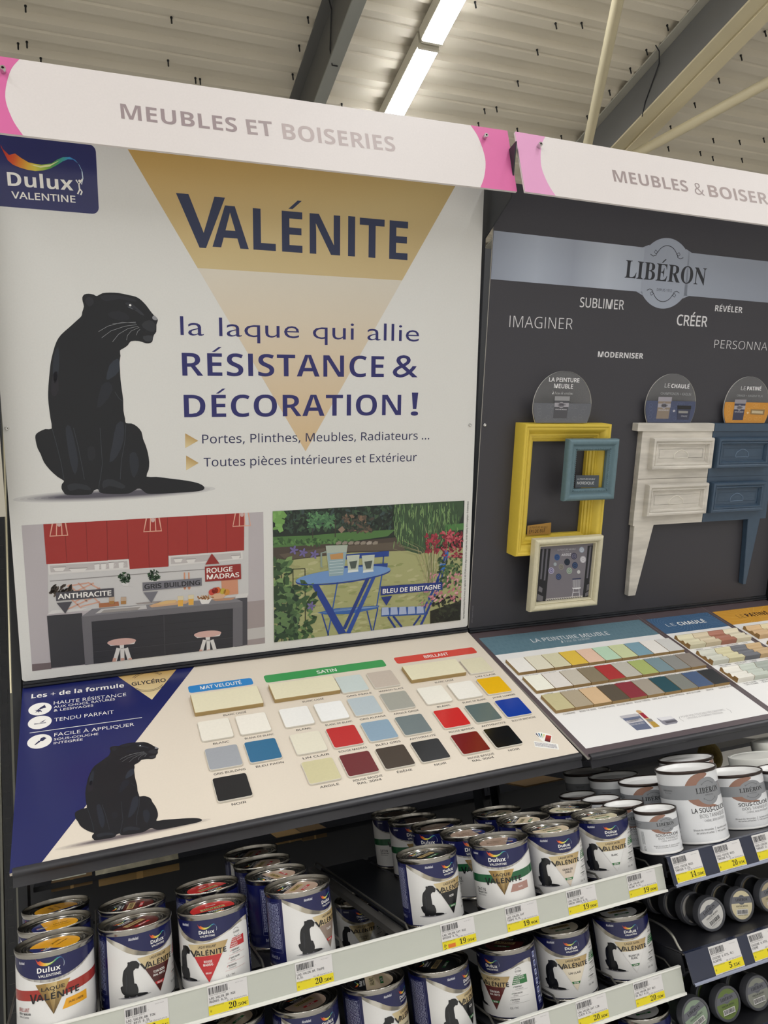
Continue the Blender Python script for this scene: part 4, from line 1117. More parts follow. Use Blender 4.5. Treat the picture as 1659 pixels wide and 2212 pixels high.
A.px(i7((296, 628), (360, 620), (440, 574), (400, 610), (300, 636)), '#26284e', 3); A.px(i7((298, 638), (438, 610), (438, 618), (300, 640)), '#26284e', 3)
A.px(i7((378, 800), (415, 786), (445, 800), (400, 836), (360, 838)), '#26284e', 3); A.px(i7((355, 830), (372, 842), (310, 884), (300, 880)), '#26284e', 3)
A.build('lettering', INK, t)
# second cat: the same animal, carried over by three matching points
s0 = [uv(FP1, *p) for p in c3((527, 130), (1306, 1345), (420, 1388))]
d0 = [uv(FB1, *p) for p in c7((474, 374), (871, 683), (410, 771))]
M3 = Matrix(((s0[0][0], s0[0][1], 1), (s0[1][0], s0[1][1], 1), (s0[2][0], s0[2][1], 1))).inverted()
ax = M3 @ Vector([p[0] for p in d0]); ay = M3 @ Vector([p[1] for p in d0])
MC = lambda p: (ax[0] * p[0] + ax[1] * p[1] + ax[2], ay[0] * p[0] + ay[1] * p[1] + ay[2])
A = Art(FB1)
A.clip = (0, 1, -L1_, 0)
cat_shadow(A, MC, CREAMB, '#6b6263', 2); cat(A, MC, layer=4, dark='#1b1c20')
A.build('panther_picture', INK, t)
A = Art(FB1)
for x0, x1, y0, y1, k_, s_, tw in ((.312, .4445, -.0965, -.0712, '#2f86c9', 'MAT VELOUTÉ', .085), (.4705, .746, -.098, -.0700, '#3f9a55', 'SATIN', .045), (.7725, .978, -.0955, -.0690, '#d3483c', 'BRILLANT', .062)):
    A.rrect(x0, y0, x1, y1, .006, k_, 1)
    A.text(s_, (x0 + x1) / 2 + (0 if s_ != 'SATIN' else .0), y0 + .0075, .0115, '#f1eee8', tw, 'noto', .012, 'c', 2)
CX3 = [.3413, .4135, .5003, .5724, .6440, .7165, .8018, .8742, .9455]
RY = [-.149, -.2307, -.3138, -.3953]
CH = [(4, 0, '#c9d3cf', 'GRIS PERLE', 'pale grey'), (5, 0, '#c6b8aa', 'MARRON GLACÉ', 'beige'), (8, 0, '#e0d9bb', 'LIN CLAIR', 'light cream'),
      (0, 1, '#ece7d8', 'BLANC', 'white'), (1, 1, '#efeadd', 'BLANC DE BLANC', 'white'), (2, 1, '#f0eee8', 'BLANC', 'white'), (3, 1, '#f1f0ec', 'BLANC DE BLANC', 'white'), (4, 1, '#b7c2c6', 'GRIS ALPAGA', 'grey blue'), (5, 1, '#a3a298', 'ARGILE GRISE', 'warm grey'), (6, 1, '#f0ecdf', 'BLANC', 'white'), (7, 1, '#f2eee3', 'BLANC DE BLANC', 'white'), (8, 1, '#e8b41c', 'JAUNE LUMIÈRE', 'yellow'),
      (0, 2, '#9fa3a8', 'GRIS BUILDING', 'grey'), (1, 2, '#2d6a90', 'BLEU PAON', 'peacock blue'), (2, 2, '#e5dfca', 'LIN CLAIR', 'cream'), (3, 2, '#bb2a2a', 'ROUGE MADRAS', 'red'), (4, 2, '#8ba3b5', 'BLEU GRIS', 'grey blue'), (5, 2, '#6f7a7b', 'ANTHRACITE', 'grey'), (6, 2, '#c92a27', 'ROUGE MADRAS', 'bright red'), (7, 2, '#5e6d6c', 'ANTHRACITE', 'dark grey'), (8, 2, '#143c9c', 'BLEU DE BRETAGNE', 'deep blue'),
      (0, 3, '#17181a', 'NOIR', 'black'), (2, 3, '#cfc79d', 'ARGILE', 'clay'), (3, 3, '#6b2428', 'ROUGE BASQUE|RAL 3004', 'dark red'), (4, 3, '#40342a', 'ÉBÈNE', 'dark brown'), (5, 3, '#1c1d20', 'NOIR', 'black'), (6, 3, '#741c1c', 'ROUGE BASQUE|RAL 3004', 'dark red'), (7, 3, '#101113', 'NOIR', 'glossy black')]
for i, r_, k_, nm, lb in CH:
    x, y = CX3[i], RY[r_]
    for j, s_ in enumerate(nm.split('|')):
        w = min(.056, .0052 * len(s_) + .004)
        A.text(s_, x + .004, y - .040 - .009 * j, .0052, '#3a3634', w, 'noto', .012, 'c', 1, 0, 2)
    chip(t, x - .0298, x + .0298, y - .0298, y + .0298, .0042, k_, '#d9d4c8', .005, lb + ' chip', .3 if i < 6 else .14)
for x0, x1, y0, y1 in ((.311, .4465, -.178, -.1145), (.4705, .611, -.173, -.1165), (.772, .906, -.176, -.119)):
    chip(t, x0, x1, y0, y1, .009, '#e6dfc0', '#a98f5c', .002, 'large cream chip with a wooden edge', .35)
    A.text('BLANC CASSÉ', (x0 + x1) / 2 + .008, y0 - .0115, .0052, '#3a3634', .045, 'noto', .012, 'c', 1, 0, 2)
A.build('captions', INK, t)
A = Art(FB1)
st = cr(1130, 1560, 16.59)
A.px(st((380, 680), (1245, 780), (1290, 985), (430, 890)), '#f0eee6', 1); A.px(st((405, 400), (590, 350), (940, 430), (1040, 480), (1005, 770), (700, 700)), '#f0eee6', 1)
A.px(st((820, 460), (1012, 498), (965, 722), (772, 680)), ['#b8352c', '#b8352c', '#4a1414', '#4a1414'], 2)
for q, k_ in ((((440, 415), (485, 400), (600, 570)), '#2e2346'), (((528, 405), (585, 400), (650, 590)), '#3e6f9a'), (((630, 415), (680, 412), (690, 590)), '#3f7a4e'), (((715, 430), (775, 432), (742, 590)), '#d2cb7a')): A.px(st(*q), k_, 2)
for i, s_ in enumerate(("ENVIE D'UNE COULEUR SUR MESURE", 'OU D’UNE TEINTE RAL SPÉCIFIQUE ?', 'RAPPROCHEZ-VOUS DE LA MACHINE', 'ET TROUVEZ LA VÔTRE PARMI 1500')):
    x = 410 + 14 * i; y = 735 + 37 * i
    A.ptext(s_, *st((x, y + 8), (x + 780, y + 98), (x, y - 16)), '#4a3f6a', 'noto', .02, 2, 1)
A.build('fan_sticker', INKM, t)

# three boards of the furniture paint ---------------------------------------
L2_ = .4951
def board2(u0, u1, lab, band, draw):
    t = thing('sample_board', lab, 'sample board', FB2)
    bm = bmesh.new(); prism(bm, [(u0, -L2_), (u1, -L2_), (u1, 0), (u0, 0)], -.005, 0)
    o = obj('board', bm, [mat('#55494c', .45, 0, 'plum_grey_board', noise=.03, scale=200), EDGE], t)
    for p in o.data.polygons:
        if abs(p.normal.z) < .5: p.material_index = 1
    return t
def field(t, a0, a1, v0, vb, v1, band, pat, title, A=None):
    A = Art(FB2)
    A.rect(a0, v1, a1, vb, '#e9e7e3', 1)
    A.build('white_print', INK, t)
    A = Art(FB2); A.clip = (a0, a1, vb, v0)
    A.rect(a0, vb, a1, v0, band, 1)
    pat(A, a0, a1, vb, v0)
    title(A)
    A.build('title_band', INK, t)
def hexes(A, a0, a1, vb, v0):
    n = 0
    y = vb - .01
    while y < v0 + .02:
        x = a0 - .02 + (n % 2) * .0175
        while x < a1 + .02:
            for r_ in (.0125, .009, .0055): A.line([(x + r_ * .8 * math.cos(a), y + r_ * 1.1 * math.sin(a)) for a in (PI / 6 + k * PI / 3 for k in range(6))], .0006, '#76919c', 1.4, True)
            x += .035
        y += .0165; n += 1
def waves(A, a0, a1, vb, v0):
    for cx, cy in ((a0 + .05, vb + .05), (a0 + .17, vb - .005), (a1 - .02, v0)):
        for k in range(9): A.line(ellp(cx, cy, .006 + .0075 * k, .006 + .0075 * k, 30), .0007, '#6b86a3', 1.4, True)
def rays(A, a0, a1, vb, v0):
    for k in range(24):
        a = k * PI / 12; c0 = (a0 + .10, vb + .02); c1_ = (a0 + .21, vb - .02)
        A.line([(c0[0] + .02 * math.cos(a), c0[1] + .02 * math.sin(a)), (c0[0] + .12 * math.cos(a), c0[1] + .12 * math.sin(a))], .0008, '#dfb565', 1.4)
t = board2(0.0, .5135, 'dark bordered sample board with three rows of flat wooden paint chips', None, None)
def ti1(A):
    A.ptext('LA PEINTURE MEUBLE', *c8((645, 176), (978, 142), (645, 160)), '#e3e4e4', 'noto', 0, 3)
    A.ptext('À base de caséine', *c8((768, 178), (894, 162), (769, 165)), '#e3e4e4', 'serifi', -.02, 3)
field(t, .0125, .5045, -.0295, -.1105, -.470, '#5d7a86', hexes, ti1)
R3 = [('#ece8e0 BLANC_ALBÂTRE', '#ded8c2 BLANC_PLUME', '#d2ccab ARGILE', '#dcb944 ÉPI_DE_BLÉ', '#e3c0a8 BOTERO', '#b6d2b6 CÉLADON', '#c8cf9f VERT_À_SOIE', '#7a9dab BELLE_ÎLE', '#e7e2da GRIS_VOILE', '#cfcdc8 GRIS_PERLÉ'),
      ('#efeddd CRÈME', '#ded8d0 GRIS_PERLE', '#c2baaa SOIE_GRÈGE', '#857860 ARTICHAUT', '#a82a2b BOLÉRO', '#bab5a8 GRIS_FLAMAND', '#a4b068 VERT_DE_GRIS', '#768c92 NORDIQUE', '#898984 GRIS_GUSTAVIEN', '#8c8277 FEUTRINE'),
      ('#c2b88c CHANVRE', '#ab9d84 BORD_DE_SEINE', '#d2b28a CHAMPIGNON', '#54493a FEUTRE_BRUN', '#842430 ROUGE_THÉÂTRE', '#9f9586 GRIS_ALPAGA', '#184650 BLEU_PÉTROLE', '#7d7e76 MINE_DE_PLUME', '#445879 ORAGE', '#232426 QUEUE_DE_PIE')]
A = Art(FB2)
W3 = .0484
for r_, (yt_, row) in enumerate(zip((-.1445, -.2195, -.2945), R3)):
    for i, kk in enumerate(row):
        k_, nm = kk.split(' ')
        x = .0205 + i * W3
        chip(t, x, x + .0466, yt_ - .0585, yt_, .008, k_, '#9a7c4a', 0, nm.replace('_', ' ').lower() + ' painted wooden chip', .5, 'wood_chip')
        A.text(nm.replace('_', ' '), x + .029, yt_ - .067, .0046, '#4a4644', min(.042, .0043 * len(nm)), 'noto', .01, 'c', 2, 0, 1)
A.build('captions', INK, t)
A = Art(FB2)
q8 = cr(1300, 1300, 4.621)
A.px(q8((175, 1142), (330, 1118), (365, 1120), (380, 1140), (500, 1265), (350, 1285)), '#626a82', 2); A.px(q8((175, 1142), (330, 1116), (365, 1122), (370, 1142), (200, 1168)), '#b9b6ba', 3); A.px(q8((238, 1190), (385, 1165), (420, 1190), (268, 1218)), '#c0bdc0', 3)
A.ptext('LIBÉRON', *q8((278, 1204), (385, 1182), (272, 1184)), '#33333c', 'serif', 0, 4, 1); A.ptext('PEINTURE MEUBLE', *q8((292, 1240), (432, 1214), (285, 1224)), '#c9c8cc', 'noto', .01, 4, 1)
A.px(q8((338, 1092), (352, 1082), (382, 1086), (480, 1170), (580, 1245), (520, 1256), (430, 1170)), '#c5a070', 4); A.px(q8((372, 1115), (412, 1110), (465, 1160), (425, 1166)), '#9c2438', 5); A.px(q8((480, 1200), (520, 1195), (580, 1245), (520, 1256)), '#b3913c', 5); A.px(q8((440, 1175), (490, 1168), (515, 1192), (470, 1200)), '#8a8478', 5)
A.px(q8((545, 1160), (690, 1140), (760, 1195), (750, 1212), (640, 1232), (610, 1220)), '#8c8a92', 2); A.px(q8((545, 1160), (690, 1140), (725, 1166), (600, 1188)), '#dddbdc', 3); A.px(q8((625, 1195), (740, 1178), (755, 1195), (650, 1215)), '#5c5a62', 3)
for s_, a, b, tp in (('POUR VOS TOUCHES DÉCORATIVES,', (800, 1158), (1235, 1084), (798, 1140)), ('UTILISEZ LE FORMAT TESTEUR', (862, 1172), (1215, 1112), (858, 1156))): A.ptext(s_, *q8(a, b, tp), '#a19e9c', 'noto', -.005, 3, 2)
A.pline(q8((772, 1148), (778, 1170), (820, 1195)), .0009, '#a19e9c', 3); A.pline(q8((1240, 1068), (1280, 1085), (1296, 1110)), .0009, '#a19e9c', 3)
A.build('tester_picture', INK, t)

def moulding_row(t, u0, v0, cols, w, lab):
    pf = [(0, 0), (0, .0085)] + smooth([(0, .0085), (-.004, .0105), (-.008, .0095), (-.013, .0055), (-.019, .0052), (-.024, .0065), (-.028, .0098), (-.033, .0098), (-.037, .0072), (-.040, .0072), (-.043, .010)], 3, False) + [(-.0435, .0125), (-.056, .0125), (-.056, 0)]
    for i, k_ in enumerate(cols):
        a, b = u0 + i * w + (.0006 if i else 0), u0 + (i + 1) * w - .0006
        bm = bmesh.new()
        prism(bm, [(v0 + p[0], p[1] + .0003) for p in pf], a, b, axis='x')
        o = obj('moulding_sample', bm, [mat(k_, .5, 0, 'stained_wood_' + k_.strip('#'), noise=.08, scale=30, stretch=(.3, 4, 4)), mat('#a37f4c', .7, 0, 'bare_end_grain', noise=.25, scale=220, stretch=(1, .3, 1))], t, auto=35)
        for p in o.data.polygons:
            if abs(p.normal.x) > .9: p.material_index = 1
        o['label'] = lab
def cap2(A, u0, v0, words, w):
    for i, s_ in enumerate(words):
        for j, q in enumerate(s_.split('|')): A.text('• ' + q, u0 + .012 + i * w, v0 - .0635 - .0062 * j, .0040, '#4a4644', min(.042, .0034 * len(q) + .006), 'noto', .01, 'l', 2, 0, 1)
t = board2(.5145, .7485, 'narrow sample board with blue heading and stained wood mouldings', None, None)
def ti2(A):
    A.ptext('LE', *q8((665, 250), (748, 238), (655, 220)), '#d0d6dc', 'noto', -.01, 3); A.ptext('CHAULÉ', *q8((780, 237), (1050, 205), (770, 203)), '#eceae6', 'sansb', 0, 3)
field(t, .5235, .7405, -.0335, -.1145, -.470, '#3f5f80', waves, ti2)
moulding_row(t, .528, -.139, ('#d8d0b0', '#cfc0a2', '#a9705a', '#dcd2b6'), .052, 'limed moulding sample')
moulding_row(t, .528, -.217, ('#cfcfc0', '#d6cea6', '#6c6d72', '#c6a87c'), .052, 'limed moulding sample')
moulding_row(t, .528, -.296, ('#e6e2d6', '#c3c9bc', '#a4aaa0', '#98a2a6'), .052, 'limed moulding sample')
A = Art(FB2)
for v_, ws in ((-.139, ('ARGILE|BLANC ALBÂTRE', 'CHAMPIGNON|KAOLIN', 'BRIQUE DORÉ', 'CRAIE')), (-.217, ('GRIS FLAMAND|CRAIE', 'BORD DE SEINE|KAOLIN', 'CRAIE|GRIS', 'CRAIE')), (-.296, ('BLANC ALBÂTRE|GRIS COLOMBE', 'GRIS VOILE|BLEU GRIS', 'CRAIE', 'KAOLIN'))): cap2(A, .528, v_, ws, .052)
A.build('captions', INK, t)
t = board2(.7495, .998, 'narrow sample board with orange heading beside the blue headed one', None, None)
def ti3(A):
    A.ptext('LE', (1505.5, 1347.5), (1610 - 100, 1346.5), (1489, 1331), '#8a6326', 'noto', -.01, 3) if 0 else None
    p0, p1 = uv(FB2, 1596, 1334), uv(FB2, 1657, 1325)
    A.text('LE', p0[0] - .0, p0[1] - .004, .018, '#7a5a24', .026, 'noto', -.012, 'l', 3); A.text('PATINÉ', p0[0] + .032, p0[1] - .003, .018, '#3a2220', .085, 'sansb', 0, 'l', 3)
field(t, .7575, .989, -.0355, -.1115, -.470, '#cf9738', rays, ti3)
for v_ in (-.137, -.217, -.296): moulding_row(t, .767, v_, ('#d2b083', '#d9c9a2', '#c7b48c', '#bda57c'), .053, 'patinated moulding sample')
A = Art(FB2)
rn = random.Random(8)
for i in range(40):
    x, y = .770 + rn.random() * .12, -.375 - rn.random() * .055
    A.poly(ellp(x, y, .004 + rn.random() * .01, .003 + rn.random() * .008, 8, rn.random() * 3), rn.choice(['#b9a79a', '#8d7f7c', '#d2c4b8', '#6e7384', '#c6a889']), 2 + rn.random())
A.build('horse_picture', INK, t)

# ================================================================ SAMPLE TRAYS that hold the boards
def tray(F, L, W, lab):
    t = thing('sample_tray', lab, 'tray', F)
    CH_ = mat('#303034', .35, 0, 'satin_charcoal_metal', noise=.05, scale=30)
    obj('tray_floor', nbox(.004, W - .004, -L + .002, -.004, -.012, -.0055), CH_, t)
    dn = F.to_3x3().inverted() @ Vector((0, 0, -1))
    prof = [(-L + .006, .0008), (-L + .006, .0035), (-L + .001, .0048), (-L - .003, .0038), (-L - .0055, .0005), (-L - .0055, -.003), (-L - .0040, -.0045), (-L - .0048, -.007)]
    e = (-L - .0048 + dn.y * .0125, -.007 + dn.z * .0125)
    prof += [e, (e[0] + .004, e[1] + .001), (-L + .000, -.0115), (-L + .0005, -.0055), (-L - .001, -.002), (-L - .001, .0008)]
    bm = bmesh.new(); prism(bm, prof, .004, W - .003, axis='x')
    obj('front_lip', bm, CH_, t, auto=40)
    return t
tray(FB1, L1_, 1.0, 'charcoal metal tray with front lip holding the cream sample board')
tray(FB2, L2_, 1.0, 'charcoal metal tray with front lip holding the three dark bordered boards')
for F, nm in ((FP1, 'dark ledge profile under the white poster panel'), (FP2, 'dark ledge profile under the dark grey panel')):
    t = thing('panel_ledge', nm, 'ledge', F)
    obj('channel', nbox(.001, .998, -.0055, -.0015, -.008, .0035), DARK, t)
    obj('foot', nbox(.001, .998, -.0105, -.0068, -.010, .0065), DARK, t)

t = obj('next_bay_filler', nbox(2.012, 2.06, -.02, .07, -.25, 1.0), BLACK)  # black box added for the next dark bay, hides the bright wall
t.rotation_euler = (math.radians(24), 0, 0)
tag(t, 'black box added in place of the next dark bay by the picture edge', 'filler box')

# ================================================================ SHELVING
RAILM = mat('#bbbdb2', .35, 0, 'pale_rail_plastic', noise=.03, scale=6, stretch=(.4, 1, 6))
RAILW = mat('#e4e3da', .3, 0, 'white_rail_lip')
NAVYR = mat('#262c3f', .22, 0, 'navy_rail_plastic', noise=.05, scale=10, coat=.6)
SHM = mat('#25262a', .4, .3, 'dark_shelf_steel', noise=.1, scale=20)
WIRE = mat('#5a5853', .4, .6, 'grey_wire')
def shelf1(z, lab, lanes, bars):
    """Lane shelf of the first bay: one steel slide per lane, a pale price rail in front."""
    t = thing('shelf', lab, 'shelf', Matrix.Translation((0, 0, z)))
    for a, b in lanes: obj('slide', nbox(a, b, -.570, -.035, -.004, -.0006), SHM, t)
    obj('cross_bar', nbox(0.004, 1.0, -.060, -.035, -.018, -.0045), SHM, t)
    obj('cross_bar', nbox(0.004, 1.0, -.572, -.548, -.018, -.0045), SHM, t)
    for x in bars:
        obj('divider', tube(bmesh.new(), [(x, -.03, .004), (x, -.05, .016), (x, -.30, .016), (x, -.545, .016), (x, -.562, .004), (x, -.568, -.002)], .0017, 8), WIRE, t, smooth=True)
    r = obj('price_rail', nbox(0.001, 1.0, -.5815, -.5785, -.022, .0145), RAILM, t)
    bm = nbox(0.001, 1.0, -.5825, -.5765, .0145, .0168, bev=.0006); box(bm, 0.001, 1.0, -.5855, -.5785, -.0258, -.0218, bev=.0008)
    obj('rail_lip', bm, RAILW, r)
    return t
Z1, Z2, Z3 = -.4543, -.6103, -.7650
LX = [.065, .1685, .273, .383, .495, .607, .712, .838, .945]
def lanes_of(skip): return [(x - .047, x + .047) for i, x in enumerate(LX) if i not in skip]
BARS = [.0100, .1165, .2190, .3305, .4450, .5480, .7826, .8912, .9950]
BARS2 = [.0100, .1165, .2190, .3400, .4450, .5510, .6650, .7785, .8890, .9985]
BARS3 = [.0100, .1165, .2190, .3400, .4450, .5510, .6650, .7900, .9035]
s1 = shelf1(Z1, 'upper lane shelf with pale price rail under the cream sample board', lanes_of((4,)), BARS)
fb = [zpt(873, 2011, Z1).x]
obj('flat_bar', nbox(fb[0] - .020, fb[0] - .006, -.572, -.04, -.004, .006), mat('#4d4b48', .5, .2, 'worn_grey_bar', noise=.15, scale=20), s1)
shelf1(Z2, 'second lane shelf with pale price rail below the upper one', lanes_of(()), BARS2)
shelf1(Z3, 'lowest lane shelf of the first bay, cut off by the picture edge', lanes_of(()), BARS3)
def shelf2(z, lab, front=-.5925):
    t = thing('shelf', lab, 'shelf', Matrix.Translation((1.004, 0, z)))
    bm = nbox(0, .996, front + .004, -.035, -.0035, -.0004, bev=.0004)
    obj('deck', bm, mat('#2b2b2f', .38, .2, 'charcoal_deck', noise=.08, scale=15), t)
    obj('side_flange', nbox(0, .002, front + .01, -.035, -.035, -.004), SHM, t)
    bm = bmesh.new()
    prism(bm, [(front + .006, -.0002), (front, -.001), (front - .0075, -.042), (front - .011, -.0445), (front - .0105, -.0465), (front - .0055, -.0445), (front + .002, -.003), (front + .006, -.0016)], 0, .996, axis='x')
    r = obj('price_rail', bm, NAVYR, t, auto=40)
    bm = bmesh.new(); prism(bm, [(front - .0095, -.0425), (front - .0118, -.0445), (front - .0112, -.0468), (front - .009, -.0455)], 0, .996, axis='x')
    obj('clear_lip', bm, mat('#8d93a6', .15, 0, 'clear_rail_lip', coat=.5), r)
    return t
ZA, ZB, ZC = -.4245, -.5725, -.7130
shelf2(ZA, 'charcoal shelf with navy price rail under the dark bordered boards')
t = shelf2(ZB, 'second charcoal shelf with navy price rail holding small round jars', -.5935)
o = obj('end_wire', tube(bmesh.new(), smooth([(.004, -.05, .03), (.004, -.40, .032), (.004, -.52, .030), (.004, -.560, .022), (.004, -.575, .004), (.004, -.585, -.006)], 4, False), .0022, 10), mat('#8a8880', .3, .8, 'bright_wire'), t, smooth=True)
shelf2(ZC, 'lowest charcoal shelf of the second bay, cut off by the picture edge', -.5935)

# uprights with slots --------------------------------------------------------
def upright(x0, x1, yf, lab, M, slots):
    t = thing('shelf_upright', lab, 'upright', Matrix.Translation(((x0 + x1) / 2, yf, 0)))
    w = (x1 - x0) / 2
    holes = []
    z = -1.30
    while z < 1.15 and slots:
        holes.append([(-.30 * w, z), (.35 * w, z), (.35 * w, z + .028), (-.30 * w, z + .028)]); z += .0505
    bm = bmesh.new(); prism(bm, [(-w, FLOOR + .001), (w, FLOOR + .001), (w, 1.25), (-w, 1.25)], 0, .002, holes=holes, axis='y')
    obj('slotted_face', bm, M, t)
    obj('side', nbox(-w, -w + .002, .0022, .05, FLOOR + .001, 1.25), M, t); obj('side', nbox(w - .002, w, .0022, .05, FLOOR + .001, 1.25), M, t)
ux0, ux1 = ypt(-6, 1600, .075).x, ypt(31, 1600, .075).x
UPM = mat('#6e6d62', .5, .2, 'olive_grey_upright', noise=.1, scale=12)
upright(ux0, ux1, .075, 'slotted olive grey upright at the end of the first bay beside the poster panel', UPM, True)
upright(1.012, 1.062, .075, 'dark slotted upright between the two bays, behind the panels', SHM, True)
t = obj('upright_cover', nbox(ux1 + .004, -.003, .012, .09, FLOOR, 1.05), BLACK)
tag(t, 'narrow black metal strip between the slotted upright and the poster panel', 'side strip')
obj_ = obj('edge_strip', nbox(ypt(11.5, 1120, -.02).x, ypt(14.5, 1120, -.02).x, -.02, -.012, -.02, .75), mat('#e6dcb8', .4, 0, 'lit_edge_cream'))  # a white edge, the light falling on it put into the cream colour
tag(obj_, 'thin white vertical edge beside the poster panel, the light on it painted cream', 'edge trim')
q = uv(FP1, 13, 1116, .05)
t = obj('display_panel', nbox(q[0] - .9, q[0], q[1], 1.0, .047, .05), mat('#b9b3a4', .5, 0, 'neighbour_panel_grey'), mw=FP1)
tag(t, 'corner of a grey display panel of the neighbouring bay past the poster', 'display panel')
# backs
t = obj('dark_backdrop', nbox(-.15, 2.0, .36, .363, FLOOR, 1.3), BLACK); tag(t, 'black backdrop added behind the boxes to keep the open back dark', 'back sheet')  # added sheet: darkens the open back and hides the lit wall
t = obj('rear_shelf', nbox(.0, 2.0, .128, .355, -.420, -.410), SHM); tag(t, 'dark rear shelf carrying the cardboard boxes behind the cans', 'rear shelf')
for x0, x1, nm in ((.0, 1.0, 'first'), (1.01, 2.0, 'second')):
    t = obj('cross_rail', nbox(x0, x1, .045, .06, -.215, -.185), BLACK); tag(t, 'black cross rail under the back of the %s sample tray' % ('cream' if nm == 'first' else 'dark bordered'), 'rail')

# boxes seen through the open back -------------------------------------------
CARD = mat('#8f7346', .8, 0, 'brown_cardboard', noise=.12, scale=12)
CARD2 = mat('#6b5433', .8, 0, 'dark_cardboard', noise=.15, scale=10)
cb = cr(0, 1800, 4.1475); cb2 = cr(360, 1800, 4.1475); cb4 = cr(1060, 1660, 4.1475); cb5 = cr(1259, 1600, 4.1475)
def carton(a, b, y, dep, lab, M, tape=True):
    A_, B_ = ypt(*a, y), ypt(*b, y)
    x0, x1, z0, z1 = A_.x, B_.x, -.4090, max(A_.z, B_.z)
    t = thing('cardboard_box', lab, 'box', Matrix.Translation((x0, y, z0)))
    obj('carton', nbox(0, x1 - x0, 0, dep, 0, z1 - z0, bev=.002), M, t)
    obj('flap', nbox(.002, x1 - x0 - .002, .001, dep / 2 - .002, z1 - z0 + .0002, z1 - z0 + .003), M, t)
    if tape: obj('tape', nbox((x1 - x0) * .46, (x1 - x0) * .54, -.0006, -.0001, 0, z1 - z0), mat('#b08d55', .3, 0, 'packing_tape'), t)
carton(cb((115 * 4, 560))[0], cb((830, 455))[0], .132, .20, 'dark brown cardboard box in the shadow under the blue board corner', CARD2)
carton(cb((890, 580))[0], cb((1610, 330))[0], .132, .20, 'brown cardboard box behind the dark red cans', CARD)
carton(cb2((1000, 215))[0], cb2((1215, 60))[0], .132, .19, 'small brown cardboard box behind the empty lane', CARD)
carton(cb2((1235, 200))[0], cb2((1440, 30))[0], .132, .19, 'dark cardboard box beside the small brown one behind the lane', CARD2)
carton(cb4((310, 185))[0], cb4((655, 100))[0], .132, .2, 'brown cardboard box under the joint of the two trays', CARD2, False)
t = obj('price_strip', nbox(ypt(112, 1897, .02).x, ypt(186, 1880, .02).x, .018, .020, ypt(150, 1895, .02).z, ypt(150, 1884, .02).z), mat('#b9bcab', .5, 0, 'pale_price_strip'))
tag(t, 'pale strip showing between the tray lip and the boxes', 'price strip')
t = obj('price_strip', nbox(ypt(206, 1886, .06).x, ypt(385, 1850, .06).x, .058, .060, ypt(300, 1872, .06).z, ypt(300, 1858, .06).z), mat('#c9c2a8', .5, 0, 'cream_price_strip', noise=.3, scale=60))
tag(t, 'cream printed strip above the brown box behind the dark red cans', 'price strip')
p = ypt(*cb5((1140, 150))[0], .02)
bm = bmesh.new(); bmesh.ops.create_uvsphere(bm, u_segments=24, v_segments=14, radius=1); 
for v in bm.verts: v.co = Vector((v.co.x * .034, v.co.y * .03, v.co.z * .042 if v.co.z > 0 else v.co.z * .036)) + Vector((0, 0, .0))
o = obj('sponge', bm, mat('#6b5a24', .9, 0, 'olive_sponge', noise=.2, scale=120, bump=.6), mw=Matrix.Translation(p), smooth=True)
tag(o, 'olive brown round sponge in the shade behind the white primer pots', 'sponge')

# ================================================================ PAINT CANS
CR, CHT = .0472, .0999
def can_body():
    bm = bmesh.new()
    lathe(bm, [(0, .0012), (.044, .0012), (.0455, .0), (.0484, .0), (.0486, .0018), (.0480, .0034), (.0470, .0042), (.0470, .0922), (.0474, .0932), (.0480, .0950), (.0486, .0968), (.0486, .0988), (.0480, .0999), (.0470, .0996), (.0466, .0975), (.0462, .0940), (.0445, .0935), (.0425, .0938), (.0418, .0950), (.0400, .0952), (.0392, .0940), (.0392, .0915), (0, .0915)], 64)
    return mesh_of(bm, MET, True, 'can_body')
def lid_mesh():
    bm = bmesh.new()
    lathe(bm, [(.0390, .0918), (.0390, .0948), (.0384, .0956), (.0372, .0956), (.0366, .0946), (.0345, .0940), (.0338, .0946), (.0328, .0946), (.0322, .0938), (0, .0938)], 56)
    return mesh_of(bm, MET, True, 'can_lid')
BODY_, LID_ = can_body(), lid_mesh()
for m_ in (BODY_, LID_): m_.set_sharp_from_angle(angle=math.radians(45))
NV = '#15194a'
U = lambda d: math.radians(d) * CR
LB0, LB1_ = .0046, .0922
LH = LB1_ - LB0
Y = lambda f: LB1_ - f * LH                       # fraction down from the label's top
mcx = sum(p[0] for p in CAT) / len(CAT); cmin = min(p[1] for p in CAT); cmax = max(p[1] for p in CAT)
cxl = min(p[0] for p in CAT); cxr = max(p[0] for p in CAT)
